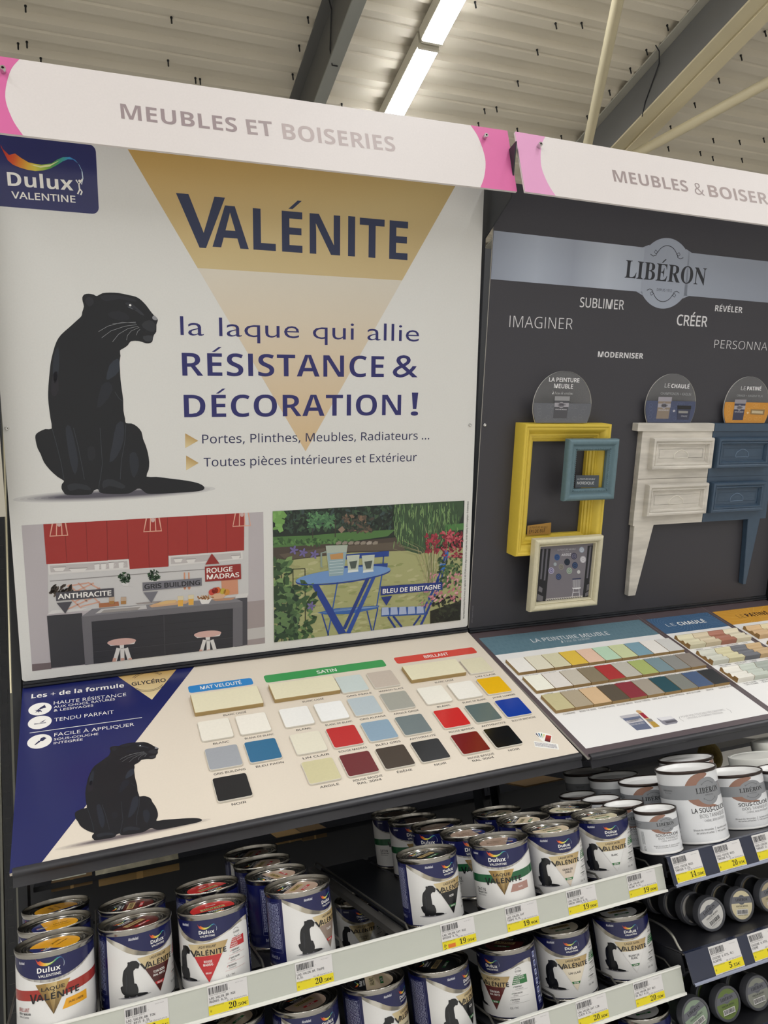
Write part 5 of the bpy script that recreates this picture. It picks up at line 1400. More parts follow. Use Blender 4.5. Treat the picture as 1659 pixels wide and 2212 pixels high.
def back_print(A):
    """Small print and pictograms on the blue back of the can."""
    rn = random.Random(4)
    A.line([(U(-128), Y(.06)), (U(-91), Y(.06)), (U(-91), Y(.80)), (U(-128), Y(.80))], .0003, '#9aa0c4', 2, True)
    for k in range(38):
        y = Y(.085 + k * .0178)
        x = U(-126)
        while x < U(-94):
            w = U(rn.uniform(2, 7)); A.rect(x, y, min(x + w, U(-93)), y + .0007, '#a7acc9', 2); x += w + U(1.1)
    A.text('Brillant 0,5L e', U(-112), Y(.90), .0040, '#c9cbdc', U(24), 'noto', 0, 'c', 2, 0, 1)
    for k in range(6):
        y = Y(.06 + .145 * k); A.rrect(U(91), y - .0085, U(100), y, .001, '#b4bad6', 2); A.rect(U(92.5), y - .0065, U(98.5), y - .002, '#5a6399', 3)
        A.rect(U(90.5), y - .0105, U(101), y - .0098, '#9aa0c4', 2)
    for k in range(26):
        A.rect(U(105), Y(.06 + k * .02), U(105 + rn.uniform(12, 24)), Y(.06 + k * .02) + .0007, '#8f95bb', 2)
    A.rect(U(105), Y(.85), U(128), Y(.62), '#cfd0d8', 2)
    for k in range(14): A.rect(U(106 + 1.5 * k), Y(.83), U(106.6 + 1.5 * k + (k % 3) * .3), Y(.64), '#20222c', 3)
LABELS = {}
def label_new(colr, name, fin, tcol, small_sample=True):
    key = ('new', colr, name, fin)
    if key in LABELS: return LABELS[key]
    A = Art(None, gap=.00009, res=2)
    A.rect(-PI * CR, LB0, PI * CR, LB1_, NV, 0)
    WB = '#dcdad6'
    P = [(U(-85), LB0 + .001), (U(83), LB0 + .001), (U(83), Y(.20))] + smooth([(U(83), Y(.20)), (U(72), Y(.165)), (U(55), Y(.175)), (U(35), Y(.235)), (U(10), Y(.305)), (U(-15), Y(.325)), (U(-40), Y(.27)), (U(-62), Y(.165)), (U(-85), Y(.04))], 4, False)
    A.poly(P, WB, 1)
    S0 = smooth([(U(-85), Y(.04)), (U(-62), Y(.165)), (U(-40), Y(.27)), (U(-15), Y(.325)), (U(10), Y(.305)), (U(35), Y(.235)), (U(55), Y(.175)), (U(72), Y(.165)), (U(83), Y(.20))], 4, False)
    S1 = smooth([(U(-85), Y(-.0)), (U(-60), Y(.09)), (U(-38), Y(.205)), (U(-12), Y(.288)), (U(10), Y(.283)), (U(35), Y(.215)), (U(54), Y(.145)), (U(70), Y(.115)), (U(83), Y(.12))], 4, False)
    SC_ = ['#8d8779', '#c9c4b8', '#a39a87', '#6e695f', '#b5ab94', '#8d857a', '#c4bfb4', '#7a766e']
    for i in range(len(S0) - 1):
        a, b = SC_[(i // 3) % 8], SC_[((i + 1) // 3) % 8]
        A.poly([S0[i], S0[i + 1], S1[i + 1], S1[i]], [a, b, b, a], 2)
    A.text('AkzoNobel', U(-46), Y(.075), .0032, '#dcdce2', .0125, 'sansb', 0, 'l', 2, 0, 1)
    brand(A, U(-12), Y(.195), .0215, 0, 3, '#eceae6', True)
    # sitting cat
    sc = LH * .49 / (cmax - cmin); x0 = U(-62)
    M = lambda p: (x0 + (p[0] - cxl) * sc, Y(.845) + (p[1] - cmin) * sc)
    for k in range(3): A.poly(ellp(x0 + (cxr - cxl) * sc * .5, Y(.843), (cxr - cxl) * sc * (.62 - .1 * k), .0016 - .0004 * k, 24), mixh(WB, '#55545a', .3 + .3 * k), 2 + .2 * k)
    A.poly([M(p) for p in CAT[::2]], '#17181b', 4)
    A.poly([M(p) for p in smooth([uv(FP1, *p) for p in c3((470, 560), (520, 620), (540, 900), (500, 1250), (470, 1000))], 2)], '#222428', 5)
    # gold band and colour triangle
    g0, g1, g2, g3 = U(-34), U(34), U(23.2), U(-23.2)
    A.poly([(g3, Y(.505)), (g2, Y(.505)), (g1, Y(.335)), (g0, Y(.335))], ['#c6b288', '#b89d6a', '#a98e5c', '#cbb98f'], 6)
    A.poly([(0, Y(.875)), (g2, Y(.505)), (g3, Y(.505))], colr, 6)
    light = tcol == '#2c2c2e'
    if light: A.line([(0, Y(.875)), (g2, Y(.505)), (g3, Y(.505))], .0003, '#b5b3ae', 7, True)
    A.text('LAQUE ' + fin, 0, Y(.392), .0029, '#262525', .0245, 'noto', .015, 'c', 7, 0, 2)
    A.poly([(U(-31), Y(.415)), (U(-27.5), Y(.415)), (U(-23), Y(.478)), (U(-19.8), Y(.415)), (U(-16.8), Y(.415)), (U(-21.9), Y(.508)), (U(-24), Y(.508))], '#1d1d1f', 8)
    A.text('ALÉNITE', U(-19.8), Y(.497), .0062, '#1d1d1f', U(50), 'sansb', 0, 'l', 8, 0, 2)
    for j, q in enumerate(name.split('|')): A.text(q, 0, Y(.60 + .045 * j), .0029 if j == 0 or not q.startswith('RAL') else .0024, tcol, min(.021, .0022 * len(q)), 'noto', .02, 'c', 7, 0, 2)
    fc = '#b8292c' if fin == 'BRILLANT' else '#2b6e3a'
    w = .5 * (U(23.2) * (1 - (.725 - .505) / .37))
    A.poly([(-w * 1.55 + .0006, Y(.765)), (w * 1.55 - .0006, Y(.765)), (w * 1.85, Y(.725)), (-w * 1.85, Y(.725))], fc, 7)
    A.text(fin, 0, Y(.757), .0020, '#e9e6e0', .0075, 'noto', .02, 'c', 8, 0, 1)
    # right column
    for s_ in (0, 180): A.line([(U(51) + x, Y(.275) + y) for x, y in arc(0, 0, .0052, .0052, s_ + 35, s_ + 145, 8)], .0004, '#303032', 3)
    A.text('GLYCÉRO', U(51), Y(.285), .0021, '#303032', .0105, 'noto', .01, 'c', 3, 0, 1)
    A.poly([(U(36), Y(.475)), (U(67), Y(.475)), (U(67), Y(.345)), (U(42), Y(.345))], fc, 3)
    for j, q in enumerate(('MULTI-SUPPORTS', 'PORTES, PLINTHES', 'MEUBLES &', 'RADIATEURS')): A.text(q, U(42 - 1.3 * j), Y(.372 + .031 * j), .0017, '#eae7e2', .0011 * len(q), 'noto', .015, 'l', 4, 0, 1)
    for j, (q, r_) in enumerate((('RÉSISTANT', 'CHOCS & RAYURES'), ('SOUS-COUCHE', 'INTÉGRÉE'), ('INTÉRIEUR', 'ET EXTÉRIEUR'))):
        y = Y(.525 + .1 * j); x = U(37 - 4 * j)
        A.line([(x, y + .001), (x + .0006, y), (x + .002, y + .0022)], .0005, fc, 3)
        A.text(q, x + .0028, y, .0020, '#2c2c2e', .0013 * len(q), 'sansb', 0, 'l', 3, 0, 1); A.text(r_, x + .0028, y - .0028, .0016, '#55545a', .0009 * len(r_), 'noto', 0, 'l', 3, 0, 1)
        A.line([(x - .002, y - .0042), (U(66), y - .0042)], .00022, '#7a7878' if fin == 'SATIN' else '#c06a6a', 3)
    A.text('0,5L = 7m²', U(27), Y(.855), .0026, '#2c2c2e', .0125, 'noto', 0, 'l', 3, 0, 1)
    back_print(A)
    o = A.build('label', INKG, None, None, CR)
    me = o.data; bpy.data.objects.remove(o)
    LABELS[key] = me
    return me
def label_old(colr, name, fin, band):
    key = ('old', colr, name, fin)
    if key in LABELS: return LABELS[key]
    A = Art(None, gap=.00009, res=2)
    A.rect(-PI * CR, LB0, PI * CR, LB1_, NV, 0)
    B0 = smooth([(U(-88), Y(.02)), (U(-70), Y(.14)), (U(-45), Y(.25)), (U(-10), Y(.32)), (U(15), Y(.31)), (U(40), Y(.245)), (U(60), Y(.17)), (U(78), Y(.13)), (U(92), Y(.14))], 4, False)
    B1 = [(x, y + .0035 - .003 * abs(x) / U(90)) for x, y in B0]
    A.poly([(U(-88), LB0 + .001), (U(92), LB0 + .001)] + B0[::-1], '#dedcd8', 1)
    for i in range(len(B0) - 1): A.poly([B0[i], B0[i + 1], B1[i + 1], B1[i]], ['#8d8a84', '#b9b5ad', '#b9b5ad', '#8d8a84'] if (i // 3) % 2 else ['#b9b5ad', '#8d8a84', '#8d8a84', '#b9b5ad'], 2)
    A.text('AkzoNobel', U(-58), Y(.07), .0030, '#dcdce2', .0115, 'sansb', 0, 'l', 2, 0, 1)
    brand(A, U(-22), Y(.188), .0285, 0, 3, '#eceae6', True)
    b1 = smooth([(U(-88), Y(.42)), (U(-40), Y(.405)), (U(0), Y(.40)), (U(45), Y(.375)), (U(92), Y(.345))], 5, False)
    A.poly([(x, y - LH * .135) for x, y in b1] + b1[::-1], band, 2)
    A.poly([(0, Y(.745)), (U(25), Y(.335)), (U(-25), Y(.335))], ['#4e3a1c', '#b99a5c', '#8d6f38'], 4)
    A.poly([(0, Y(.745)), (U(6), Y(.335)), (U(-10), Y(.335))], ['#7a5f30', '#d2ba84', '#a98c50'], 5)
    A.text('LAQUE', 0, Y(.43), .0040, '#241f1a', .027, 'noto', .015, 'c', 6, 0, 2)
    A.text('V', U(-35), Y(.575), .0105, '#141416', .0095, 'sansb', .0, 'l', 6.5, 0, 2)
    A.text('ALÉNITE', U(-24), Y(.548), .0072, '#141416', U(62), 'sansb', 0, 'l', 6.5, 0, 2)
    A.text(fin, U(-60), Y(.685), .0046, band if fin == 'BRILLANT' else '#2a2a2c', .019, 'sansb', -.01, 'l', 3, 0, 2)
    A.text('EFFET MIROIR' if fin == 'BRILLANT' else 'TENDU IMPECCABLE', U(-60), Y(.725), .0025, '#2c2c2e', .021, 'sansb', 0, 'l', 3, 0, 1)
    A.text('Intérieur & Extérieur', U(-60), Y(.765), .0025, '#55545a', .0185, 'noto', 0, 'l', 3, 0, 1)
    A.poly([(U(12), Y(.715)), (U(52), Y(.70)), (U(52), Y(.575)), (U(18), Y(.59))], colr, 3)
    A.text(name, U(33), Y(.66), .0024, '#3a2a1c' if fin == 'BRILLANT' else '#e0d5d0', min(.02, .0016 * len(name)), 'noto', .01, 'c', 4, 0, 1)
    back_print(A)
    o = A.build('label', INKG, None, None, CR)
    me = o.data; bpy.data.objects.remove(o)
    LABELS[key] = me
    return me
LIDS = {}
def lid_art(colr, fin, old):
    key = (colr, fin, old)
    if key in LIDS: return LIDS[key]
    A = Art(None, gap=.00008, res=2)
    r = .0305
    A.poly(ellp(0, 0, r, r, 44), colr, 1)
    if old:
        A.poly(arc(0, 0, r, r, 118, 242, 22), '#20275c', 2); brand(A, -.024, -.002, .0135, PI / 2 * 0, 3, '#e4e2de', True)
        A.text('JAUNE' if fin == 'BRILLANT' else 'TAUPE', .008, .003, .0042, '#3b2c14', .02, 'noto', 0, 'c', 3, 0, 1); A.text('Laque ' + fin.lower(), .008, -.006, .003, '#3b2c14', .024, 'noto', 0, 'c', 3, 0, 1)
    else:
        A.poly(arc(0, 0, r, r, 22, 158, 22), '#17181c', 2); brand(A, -.0115, .0165, .021, 0, 3, '#e4e2de', True)
        A.rect(-.017, -.003, .017, .0065, '#b9a06c' if colr not in ('#d9cfb0', '#d6c3a6') else '#c9bb94', 3); A.text('VALÉNITE', 0, -.0012, .0058, '#1c1a18', .028, 'sansb', 0, 'c', 4, 0, 2)
        fc = '#b8292c' if fin == 'BRILLANT' else '#2b6e3a'
        A.rect(-.013, -.0155, .013, -.0105, fc, 3); A.text(fin, 0, -.0148, .0034, '#eae6e0', .014, 'noto', .01, 'c', 4, 0, 1)
    o = A.build('lid_sticker', INKG, None, None)
    me = o.data; bpy.data.objects.remove(o)
    LIDS[key] = me
    return me
GRP = 'half litre lacquer cans on the lane shelves'
def facing(x, y): return math.degrees(math.atan2(CAM.x - x, y - CAM.y))
def paint_can(x, y, z, rot, lab, spec, lidrot=0.0):
    rot += facing(x, y) + (8 * x if spec[0] == 'new' else 0)
    kind, colr, name, fin = spec[:4]
    t = thing('paint_can', lab, 'paint can', Matrix.Translation((x, y, z)) @ Matrix.Rotation(math.radians(rot), 4, 'Z'), GRP)
    link('body', BODY_, t)
    link('label', label_new(colr, name, fin, spec[4]) if kind == 'new' else label_old(colr, name, fin, spec[4]), t)
    l = link('lid', LID_, t)
    link('lid_sticker', lid_art(spec[5] if len(spec) > 5 else colr, fin, kind == 'old'), l, Matrix.Translation((0, 0, .0940)) @ Matrix.Rotation(math.radians(lidrot), 4, 'Z'))
    return t
W_T, K_T = '#e4e0da', '#2c2c2e'
JAU = ('old', '#e0a020', 'JAUNE LUMIÈRE', 'BRILLANT', '#9c2f26', '#dd9e1c')
TON = ('new', '#4a1f1c', 'TON BOIS|RAL 8015', 'BRILLANT', W_T, '#541f1b')
MAD = ('new', '#b5282a', 'ROUGE|MADRAS', 'BRILLANT', W_T, '#bb2b28')
TAU = ('new', '#8d7c70', 'TAUPE', 'BRILLANT', W_T, '#b39a86')
NOI = ('new', '#19191b', 'NOIR', 'SATIN', W_T)
TSA = ('old', '#a57f74', 'TAUPE', 'SATIN', '#1f5c38', '#a08775')
SAB = ('new', '#cdbfae', 'GRAIN DE|SABLE', 'SATIN', K_T, '#d6c3a6')
BLA = ('new', '#dddcd8', 'BLANC', 'SATIN', K_T, '#d9cfb0')
CAC = ('new', '#cdc2a0', 'COQUILLE|D’ŒUF', 'SATIN', K_T, '#d6c3a6')
TBS = ('new', '#5a2624', 'TON BOIS|RAL 8015', 'SATIN', W_T, '#5a2624')
LIN = ('new', '#ddd2bb', 'LIN CLAIR', 'SATIN', K_T, '#ddd2bb')
BDB = ('new', '#dedcd8', 'BLANC DE|BLANC', 'SATIN', K_T, '#dedcd8')
CANS = [
 (.0667, -.5287, Z1, -5, 'paint can with yellow lid and red stripe at the front of the end lane', JAU, 60),
 (.0630, -.4300, Z1, 20, 'yellow lidded paint can second in the end lane, right behind the front one', JAU, -10),
 (.0610, -.3300, Z1, -40, 'yellow lidded paint can third and last in the end lane', JAU, 150),
 (.1674, -.5161, Z1, 33, 'paint can with dark red wood tone triangle beside the yellow lidded cans', TON, 12),
 (.1688, -.4160, Z1, 60, 'dark red lidded paint can behind the wood tone front can', TON, 20),
 (.2704, -.5285, Z1, -15, 'paint can with bright red triangle and red lid', MAD, 205),
 (.2796, -.4106, Z1, 40, 'red lidded paint can behind the bright red triangle one', MAD, 175),
 (.3945, -.5243, Z1, 52, 'paint can with taupe triangle and red finish band beside the empty lane', TAU, 10),
 (.3850, -.4250, Z1, 92, 'taupe lidded paint can second in its lane, its blue small print outward', TAU, 20),
 (.3835, -.3270, Z1, 70, 'dim taupe paint can third in the lane next to the empty one', TAU, 0),
 (.3835, -.2290, Z1, 30, 'dim taupe paint can fourth and last beside the empty lane', TAU, 40),
 (.6110, -.5074, Z1, 35, 'paint can with black triangle and black lid alone in its lane', NOI, 10),
 (.7313, -.5259, Z1, -2, 'paint can with green stripe, gold wedge and taupe patch', TSA, 175),
 (.7248, -.4280, Z1, 12, 'taupe lidded paint can second in the green stripe lane', TSA, 185),
 (.7100, -.3305, Z1, -20, 'dim blue lidded paint can third in the green stripe lane', TSA, 170),
 (.7010, -.2330, Z1, 5, 'shaded paint can fourth in the green stripe lane', TSA, 0),
 (.7005, -.1355, Z1, 10, 'shaded paint can at the very back of the green stripe lane', TSA, 30),
 (.8339, -.5222, Z1, 15, 'paint can with pale sand triangle between green stripe and white ones', SAB, 5),
 (.8395, -.4230, Z1, 60, 'sand lidded paint can right behind the pale sand triangle one', SAB, 10),
 (.8395, -.3240, Z1, 10, 'shaded paint can third in the pale sand lane', SAB, 40),
 (.9414, -.5107, Z1, 10.5, 'paint can with white triangle and cream lid at the rail end', BLA, 5),
 (.9395, -.4100, Z1, 35, 'cream lidded paint can behind the white triangle one', BLA, -80),
 (.3922, -.5141, Z2, 35, 'paint can on the second shelf below the taupe price ticket', TAU, 0),
 (.2880, -.4990, Z2, 20, 'paint can on the second shelf whose lid shows under the red price ticket', CAC, 30),
 (.4989, -.5093, Z2, 58, 'paint can with cream triangle and cream lid on the second shelf', CAC, 30),
 (.6040, -.5146, Z2, 55, 'paint can with black triangle on the second shelf beside the cream one', NOI, 10),
 (.6130, -.1014, Z2, 0, 'dim paint can far back, seen through the empty lane', CAC, 10),
 (.7259, -.5081, Z2, -39, 'paint can with dark red triangle on the second shelf, its checklist outward', TBS, 10),
 (.8310, -.5066, Z2, 9.5, 'paint can with linen coloured triangle on the second shelf', LIN, 5),
 (.9470, -.5110, Z2, 9, 'paint can with thin outlined white triangle at the second rail end', BDB, 5),
 (.9550, -.5130, Z3, 10, 'paint can on the lowest shelf under the end of the second rail', BDB, 5),
 (.8520, -.5130, Z3, 10, 'paint can with red lid on the lowest shelf, only its top showing', MAD, 5),
 (.5300, -.5100, Z3, 10, 'paint can on the lowest shelf hidden below the cream one', TAU, 5),
]
CANS = CANS[:-1]
for a in CANS: paint_can(*a)

# ================================================================ PRIMER POTS
PWH = mat('#e3e2df', .35, 0, 'white_pot_lacquer', noise=.015, scale=60)
RIMD = mat('#3a302c', .3, .6, 'dark_pot_rim')
POTL = {}
def pot_label(R, h, big, title):
    k = (R, h, title)
    if k in POTL: return POTL[k]
    A = Art(None, gap=.00009, res=2)
    d = lambda a: math.radians(a) * R
    y = lambda f: .004 + (1 - f) * (h - .010)
    A.rect(-PI * R, .004, PI * R, h - .006, '#d9dadb', 0)
    # brush stroke
    A.poly(smooth([(d(-34), y(.06)), (d(-20), y(.0)), (d(-2), y(-.005)), (d(2), y(.03)), (d(-12), y(.11)), (d(-17), y(.25)), (d(-16), y(.38)), (d(-4), y(.45)), (d(14), y(.50)), (d(-2), y(.51)), (d(-28), y(.47)), (d(-44), y(.36)), (d(-46), y(.2))], 3), '#8f6a5a', 1)
    A.rect(-PI * R, y(.375), PI * R, y(.165), '#85878a', 2)
    A.poly(ellp(0, y(.27), d(27), (h - .01) * .205, 36), '#85878a', 2.1)
    for s_ in (0, 180): A.line([(x, yy + y(.27)) for x, yy in arc(0, 0, d(17), h * .135, s_ + 40, s_ + 140, 12)], .0004, '#3a3b3e', 3)
    for s_ in (-1, 1):
        for s2 in (-1, 1): A.line([(s_ * d(13) + .0009 * s_ * math.cos(t), y(.27) + s2 * h * .10 + .0011 * s2 * math.sin(t)) for t in (0, .8, 1.6, 2.4, 3.2, 4, 5)], .0003, '#3a3b3e', 3)
    A.text('LIBÉRON', 0, y(.295), h * .075, '#2a2b2e', d(52), 'serif', 0, 'c', 3, 0, 2)
    A.text('DEPUIS 1912', 0, y(.335), h * .017, '#3a3b3e', d(18), 'noto', 0, 'c', 3, 0, 1)
    A.text('FABRICATION', d(-82), y(.25), h * .018, '#3a3b3e', d(22), 'noto', .01, 'c', 3, 0, 1); A.text('Française', d(-82), y(.285), h * .018, '#3a3b3e', d(16), 'serifi', -.02, 'c', 3, 0, 1)
    if title:
        A.text(title, d(2), y(.575), h * .062, '#1f1f21', d(70 if title.startswith('S') else 84), 'noto', .012, 'c', 3, 0, 2)
        A.text('BOIS TANNIQUES', d(4), y(.655), h * .05, '#2b2b2d', d(62), 'noto', -.01, 'c', 3, 0, 2)
        A.text('CHÊNE, BOIS EXOTIQUES', d(6), y(.715), h * .03, '#5a5a5c', d(52), 'noto', -.005, 'c', 3, 0, 1)
        A.text('Bloque les remontées', d(-24), y(.84), h * .026, '#4a4a4c', d(38), 'noto', 0, 'c', 3, 0, 1); A.text('de tanins et taches', d(-22), y(.885), h * .026, '#4a4a4c', d(34), 'noto', 0, 'c', 3, 0, 1)
        A.line([(d(-1), y(.80)), (d(-1), y(.89))], .0004, '#4a4a4c', 3); A.text('Garantit un résultat', d(19), y(.84), h * .024, '#4a4a4c', d(32), 'noto', 0, 'c', 3, 0, 1); A.text('Prêt à peindre', d(15), y(.885), h * .024, '#4a4a4c', d(24), 'noto', 0, 'c', 3, 0, 1)
    for k_ in range(4): A.rect(d(-78 + 3 * k_), y(.8), d(-76.8 + 3 * k_), y(.45), '#8b8d90', 1.5)
    A.line([(d(-76), y(.93)), (d(-68), y(.84)), (d(-76), y(.84)), (d(-68), y(.93))], .0005, '#2b2b2d', 2, True); A.text('CE', d(-72), y(.97), h * .03, '#2b2b2d', d(7), 'noto', .02, 'c', 2, 0, 1)
    o = A.build('label', INKG, None, None, R); me = o.data; bpy.data.objects.remove(o)
    POTL[k] = me
    return me
POTB = {}
def primer_pot(x, y, z, R, h, rot, lab, title='SOUS-COUCHE'):
    rot += facing(x, y)
    t = thing('primer_pot', lab, 'paint pot', Matrix.Translation((x, y, z)) @ Matrix.Rotation(math.radians(rot), 4, 'Z'), 'white primer pots on the charcoal shelf')
    if (R, h) not in POTB:
        b = bmesh.new(); lathe(b, [(0, .001), (R - .002, .001), (R - .001, 0), (R + .0006, .0008), (R + .0004, .003), (R - .0003, .004), (R - .0003, h - .0055)], 56)
        r = bmesh.new(); lathe(r, [(R - .0003, h - .0056), (R + .0012, h - .0044), (R + .0018, h - .002), (R + .0012, h), (R - .0005, h), (R - .0014, h - .0016)], 56)
        l = bmesh.new(); lathe(l, [(R - .0013, h - .0014), (R - .0036, h - .0012), (R - .0052, h - .002), (R - .0062, h - .0062), (R - .0085, h - .0072), (0, h - .0066)], 56)
        POTB[(R, h)] = (mesh_of(b, PWH, True), mesh_of(r, RIMD, True), mesh_of(l, PWH, True))
    for nm, me in zip(('body', 'rim', 'lid'), POTB[(R, h)]): link(nm, me, t)
    link('label', pot_label(R, h, False, title), t)
    return t
RS, HS = .0352, .0690
primer_pot(1.0262, -.5540, ZA, RS, HS, 24, 'small white primer pot at the front corner of the charcoal shelf')
primer_pot(1.0200, -.4760, ZA, RS, HS, 20, 'small white primer pot second in the corner lane')
primer_pot(1.0260, -.4000, ZA, RS, HS, 30, 'small white primer pot third in the corner lane')
primer_pot(1.0250, -.3240, ZA, RS, HS, 30, 'small white primer pot fourth and last in the corner lane')
primer_pot(1.1215, -.5385, ZA, .0518, .1215, 37, 'big white primer pot above the twenty euro ticket on the charcoal shelf', 'LA SOUS-COUCHE')
RM, HM = .0490, .0915
primer_pot(1.1120, -.4300, ZA, RM, HM, 13, 'white pot with brown brush stroke right behind the big primer pot')
primer_pot(1.1150, -.3270, ZA, RM, HM, 60, 'shaded white pot third in the lane of the big primer pot')
primer_pot(1.1220, -.2240, ZA, RM, HM, 60, 'shaded white pot at the back of the lane of the big primer pot')
primer_pot(1.2400, -.5230, ZA, .0518, .0945, 33, 'white primer pot beside the big one, its lid slightly lower')
primer_pot(1.2330, -.4120, ZA, .0518, .1130, 80, 'white primer pot with bluish dim lid behind the second front pot')
def tall_pot(x, y, z, R, h, lab):
    t = thing('wax_pot', lab, 'paint pot', Matrix.Translation((x, y, z)), 'white lidded pots by the picture edge')
    bm = bmesh.new(); lathe(bm, [(0, 0), (R * .94, 0), (R * .96, .003), (R * .93, .008), (R * .93, h - .024)], 48); obj('body', bm, PWH, t, smooth=True)
    bm = bmesh.new(); lathe(bm, [(R * .93, h - .024), (R, h - .023), (R, h - .002), (R * .985, h), (R * .9, h), (R * .88, h - .0015), (0, h - .001)], 48); obj('lid', bm, mat('#dddcd4', .4, 0, 'white_plastic_lid'), t, auto=40)
    A = Art(None, gap=.00009, res=2); d = lambda a: math.radians(a) * R * .94
    A.rect(d(-120), .012, d(120), h - .032, '#c9cac6', 0); A.rect(d(-120), h * .42, d(120), h * .66, '#8b8d90', 1); A.text('LIBÉRON', d(-18), h * .5, h * .07, '#26272a', d(46), 'serif', 0, 'c', 2)
    A.poly(smooth([(d(-60), h * .70), (d(-40), h * .74), (d(-20), h * .70), (d(-30), h * .62), (d(-55), h * .60)], 3), '#7f8b5c', 1.5)
    A.build('label', INKG, t, None, R * .935)
tall_pot(1.400, -.430, ZA, .056, .0930, 'white pot with thick white lid behind the front primer pots')
p = zpt(1682, 1597, -.318)
tall_pot(p.x, p.y, ZA, .058, .1065, 'taller white lidded pot farthest back by the picture edge')
primer_pot(1.350, -.541, ZA, .0500, .0850, 10, 'white pot cut by the picture edge beside the front primer pots')

# ================================================================ ROUND JARS LYING ON THEIR SIDES
JR = .0278
JDK = mat('#2d3034', .3, 0, 'dark_jar', noise=.05, scale=40); JLID = mat('#55565b', .38, 0, 'grey_jar_lid', noise=.03, scale=60)
jb = bmesh.new(); lathe(jb, [(0, -.040), (JR * .86, -.040), (JR * .9, -.038), (JR * .9, -.016), (JR * .95, -.0155), (JR * .95, -.0145)], 40); JB = mesh_of(jb, JDK, True)
jl = bmesh.new(); lathe(jl, [(JR * .95, -.0150), (JR, -.0145), (JR, -.0022), (JR * .985, -.0006), (JR * .95, 0), (JR * .86, 0), (JR * .845, -.0012), (0, -.0012)], 40); JL = mesh_of(jl, JLID, True); JL.set_sharp_from_angle(angle=math.radians(40))
JF = {}
def jar_face(colr, seed):
    if colr in JF: return JF[colr]
    A = Art(None, gap=.00008, res=2)
    r = JR * .83
    A.poly(ellp(0, 0, r, r, 44), colr, 1)
    A.clip = None
    yy = r * .12; h_ = r * .46
    a0 = math.degrees(math.asin(yy / r)); a1 = math.degrees(math.asin((yy + h_) / r))
    A.poly(arc(0, 0, r, r, a0, a1, 6) + arc(0, 0, r, r, 180 - a1, 180 - a0, 6), '#6f7076', 2)
    A.poly(ellp(0, yy + h_ / 2, r * .36, r * .34, 24), '#6f7076', 2.1)
    for s_ in (0, 180): A.line(arc(0, yy + h_ / 2, r * .26, r * .26, s_ + 40, s_ + 140, 10), .0003, '#2c2c30', 3)
    A.text('LIBÉRON', 0, yy + h_ * .32, r * .2, '#27272b', r * 1.15, 'serif', 0, 'c', 3, 0, 2)
    A.text('PEINTURE MEUBLE', 0, -r * .14, r * .11, '#3a3a3e', r * 1.15, 'noto', .01, 'c', 3, 0, 1); A.text('À base de caséine', 0, -r * .25, r * .06, '#4a4a4e', r * .7, 'serifi', -.02, 'c', 3, 0, 1)
    A.rect(-r * .55, -r * .68, r * .55, -r * .3, '#dcdad6', 2)
    rn = random.Random(seed); x = -r * .5
    while x < r * .5:
        w = r * rn.choice([.02, .03, .05]); A.rect(x, -r * .62, x + w, -r * .34, '#1f1f22', 3); x += w + r * rn.choice([.02, .03])
    A.text('3 282391 03852', 0, -r * .74, r * .07, '#2c2c30', r * .95, 'noto', 0, 'c', 3, 0, 1)
    o = A.build('lid_label', INKM, None); me = o.data; bpy.data.objects.remove(o)
    JF[colr] = me
    return me
def jar(x, y, z, roll, yaw, colr, lab, face=True):
    mw = Matrix.Translation((x, y, z)) @ Matrix.Rotation(math.radians(yaw), 4, 'Z') @ Matrix.Rotation(math.radians(90), 4, 'X') @ Matrix.Rotation(math.radians(roll), 4, 'Z')
    t = thing('paint_jar', lab, 'paint jar', mw, 'small jars lying in rows on the charcoal shelves')
    link('body', JB, t); l = link('lid', JL, t)
    if face: link('lid_label', jar_face(colr, hash(lab) % 99 if 0 else len(lab)), l, Matrix.Translation((0, 0, -.0011)))
    return t
zb = ZB + JR + .0004
def lane(x, y, z, roll, yaw, colr, front, behind, n, back):
    jar(x, y, z, roll, yaw, colr, front)
    for k in range(1, n): jar(x - .002 * k, y + .0425 * k, z, roll + 37 * k, 0, back, '%s jar %s' % (('second', 'third', 'fourth', 'fifth', 'sixth')[k - 1], behind))
lane(1.1040, -.556, zb, 24, -6, '#cfcdc8', 'jar with off white label in the row above the five euro ticket', 'in the row behind the off white labelled one', 5, '#b9b6b0')
lane(1.1730, -.556, zb, -9, 0, '#d6cba8', 'jar with cream label beside the off white labelled jar', 'in the row behind the cream labelled one', 5, '#cfc4a4')
lane(1.2420, -.556, zb, 4, 0, '#b7a98b', 'jar with beige label cut by the picture edge', 'in the row behind the beige labelled one', 5, '#b7a98b')
zc = ZC + JR + .0004
lane(1.0330, -.556, zc, 20, -4, '#8fa08a', 'jar with grey green label on the lowest charcoal shelf', 'in the row behind the grey green labelled one', 4, '#8fa08a')
lane(1.1020, -.556, zc, 3, 0, '#6f8248', 'jar with leaf green label on the lowest charcoal shelf', 'in the row behind the leaf green labelled one', 4, '#6f8248')
lane(1.1700, -.556, zc, 2, 0, '#8d8f84', 'jar with warm grey label on the lowest charcoal shelf', 'in the row behind the warm grey labelled one', 4, '#8d8f84')

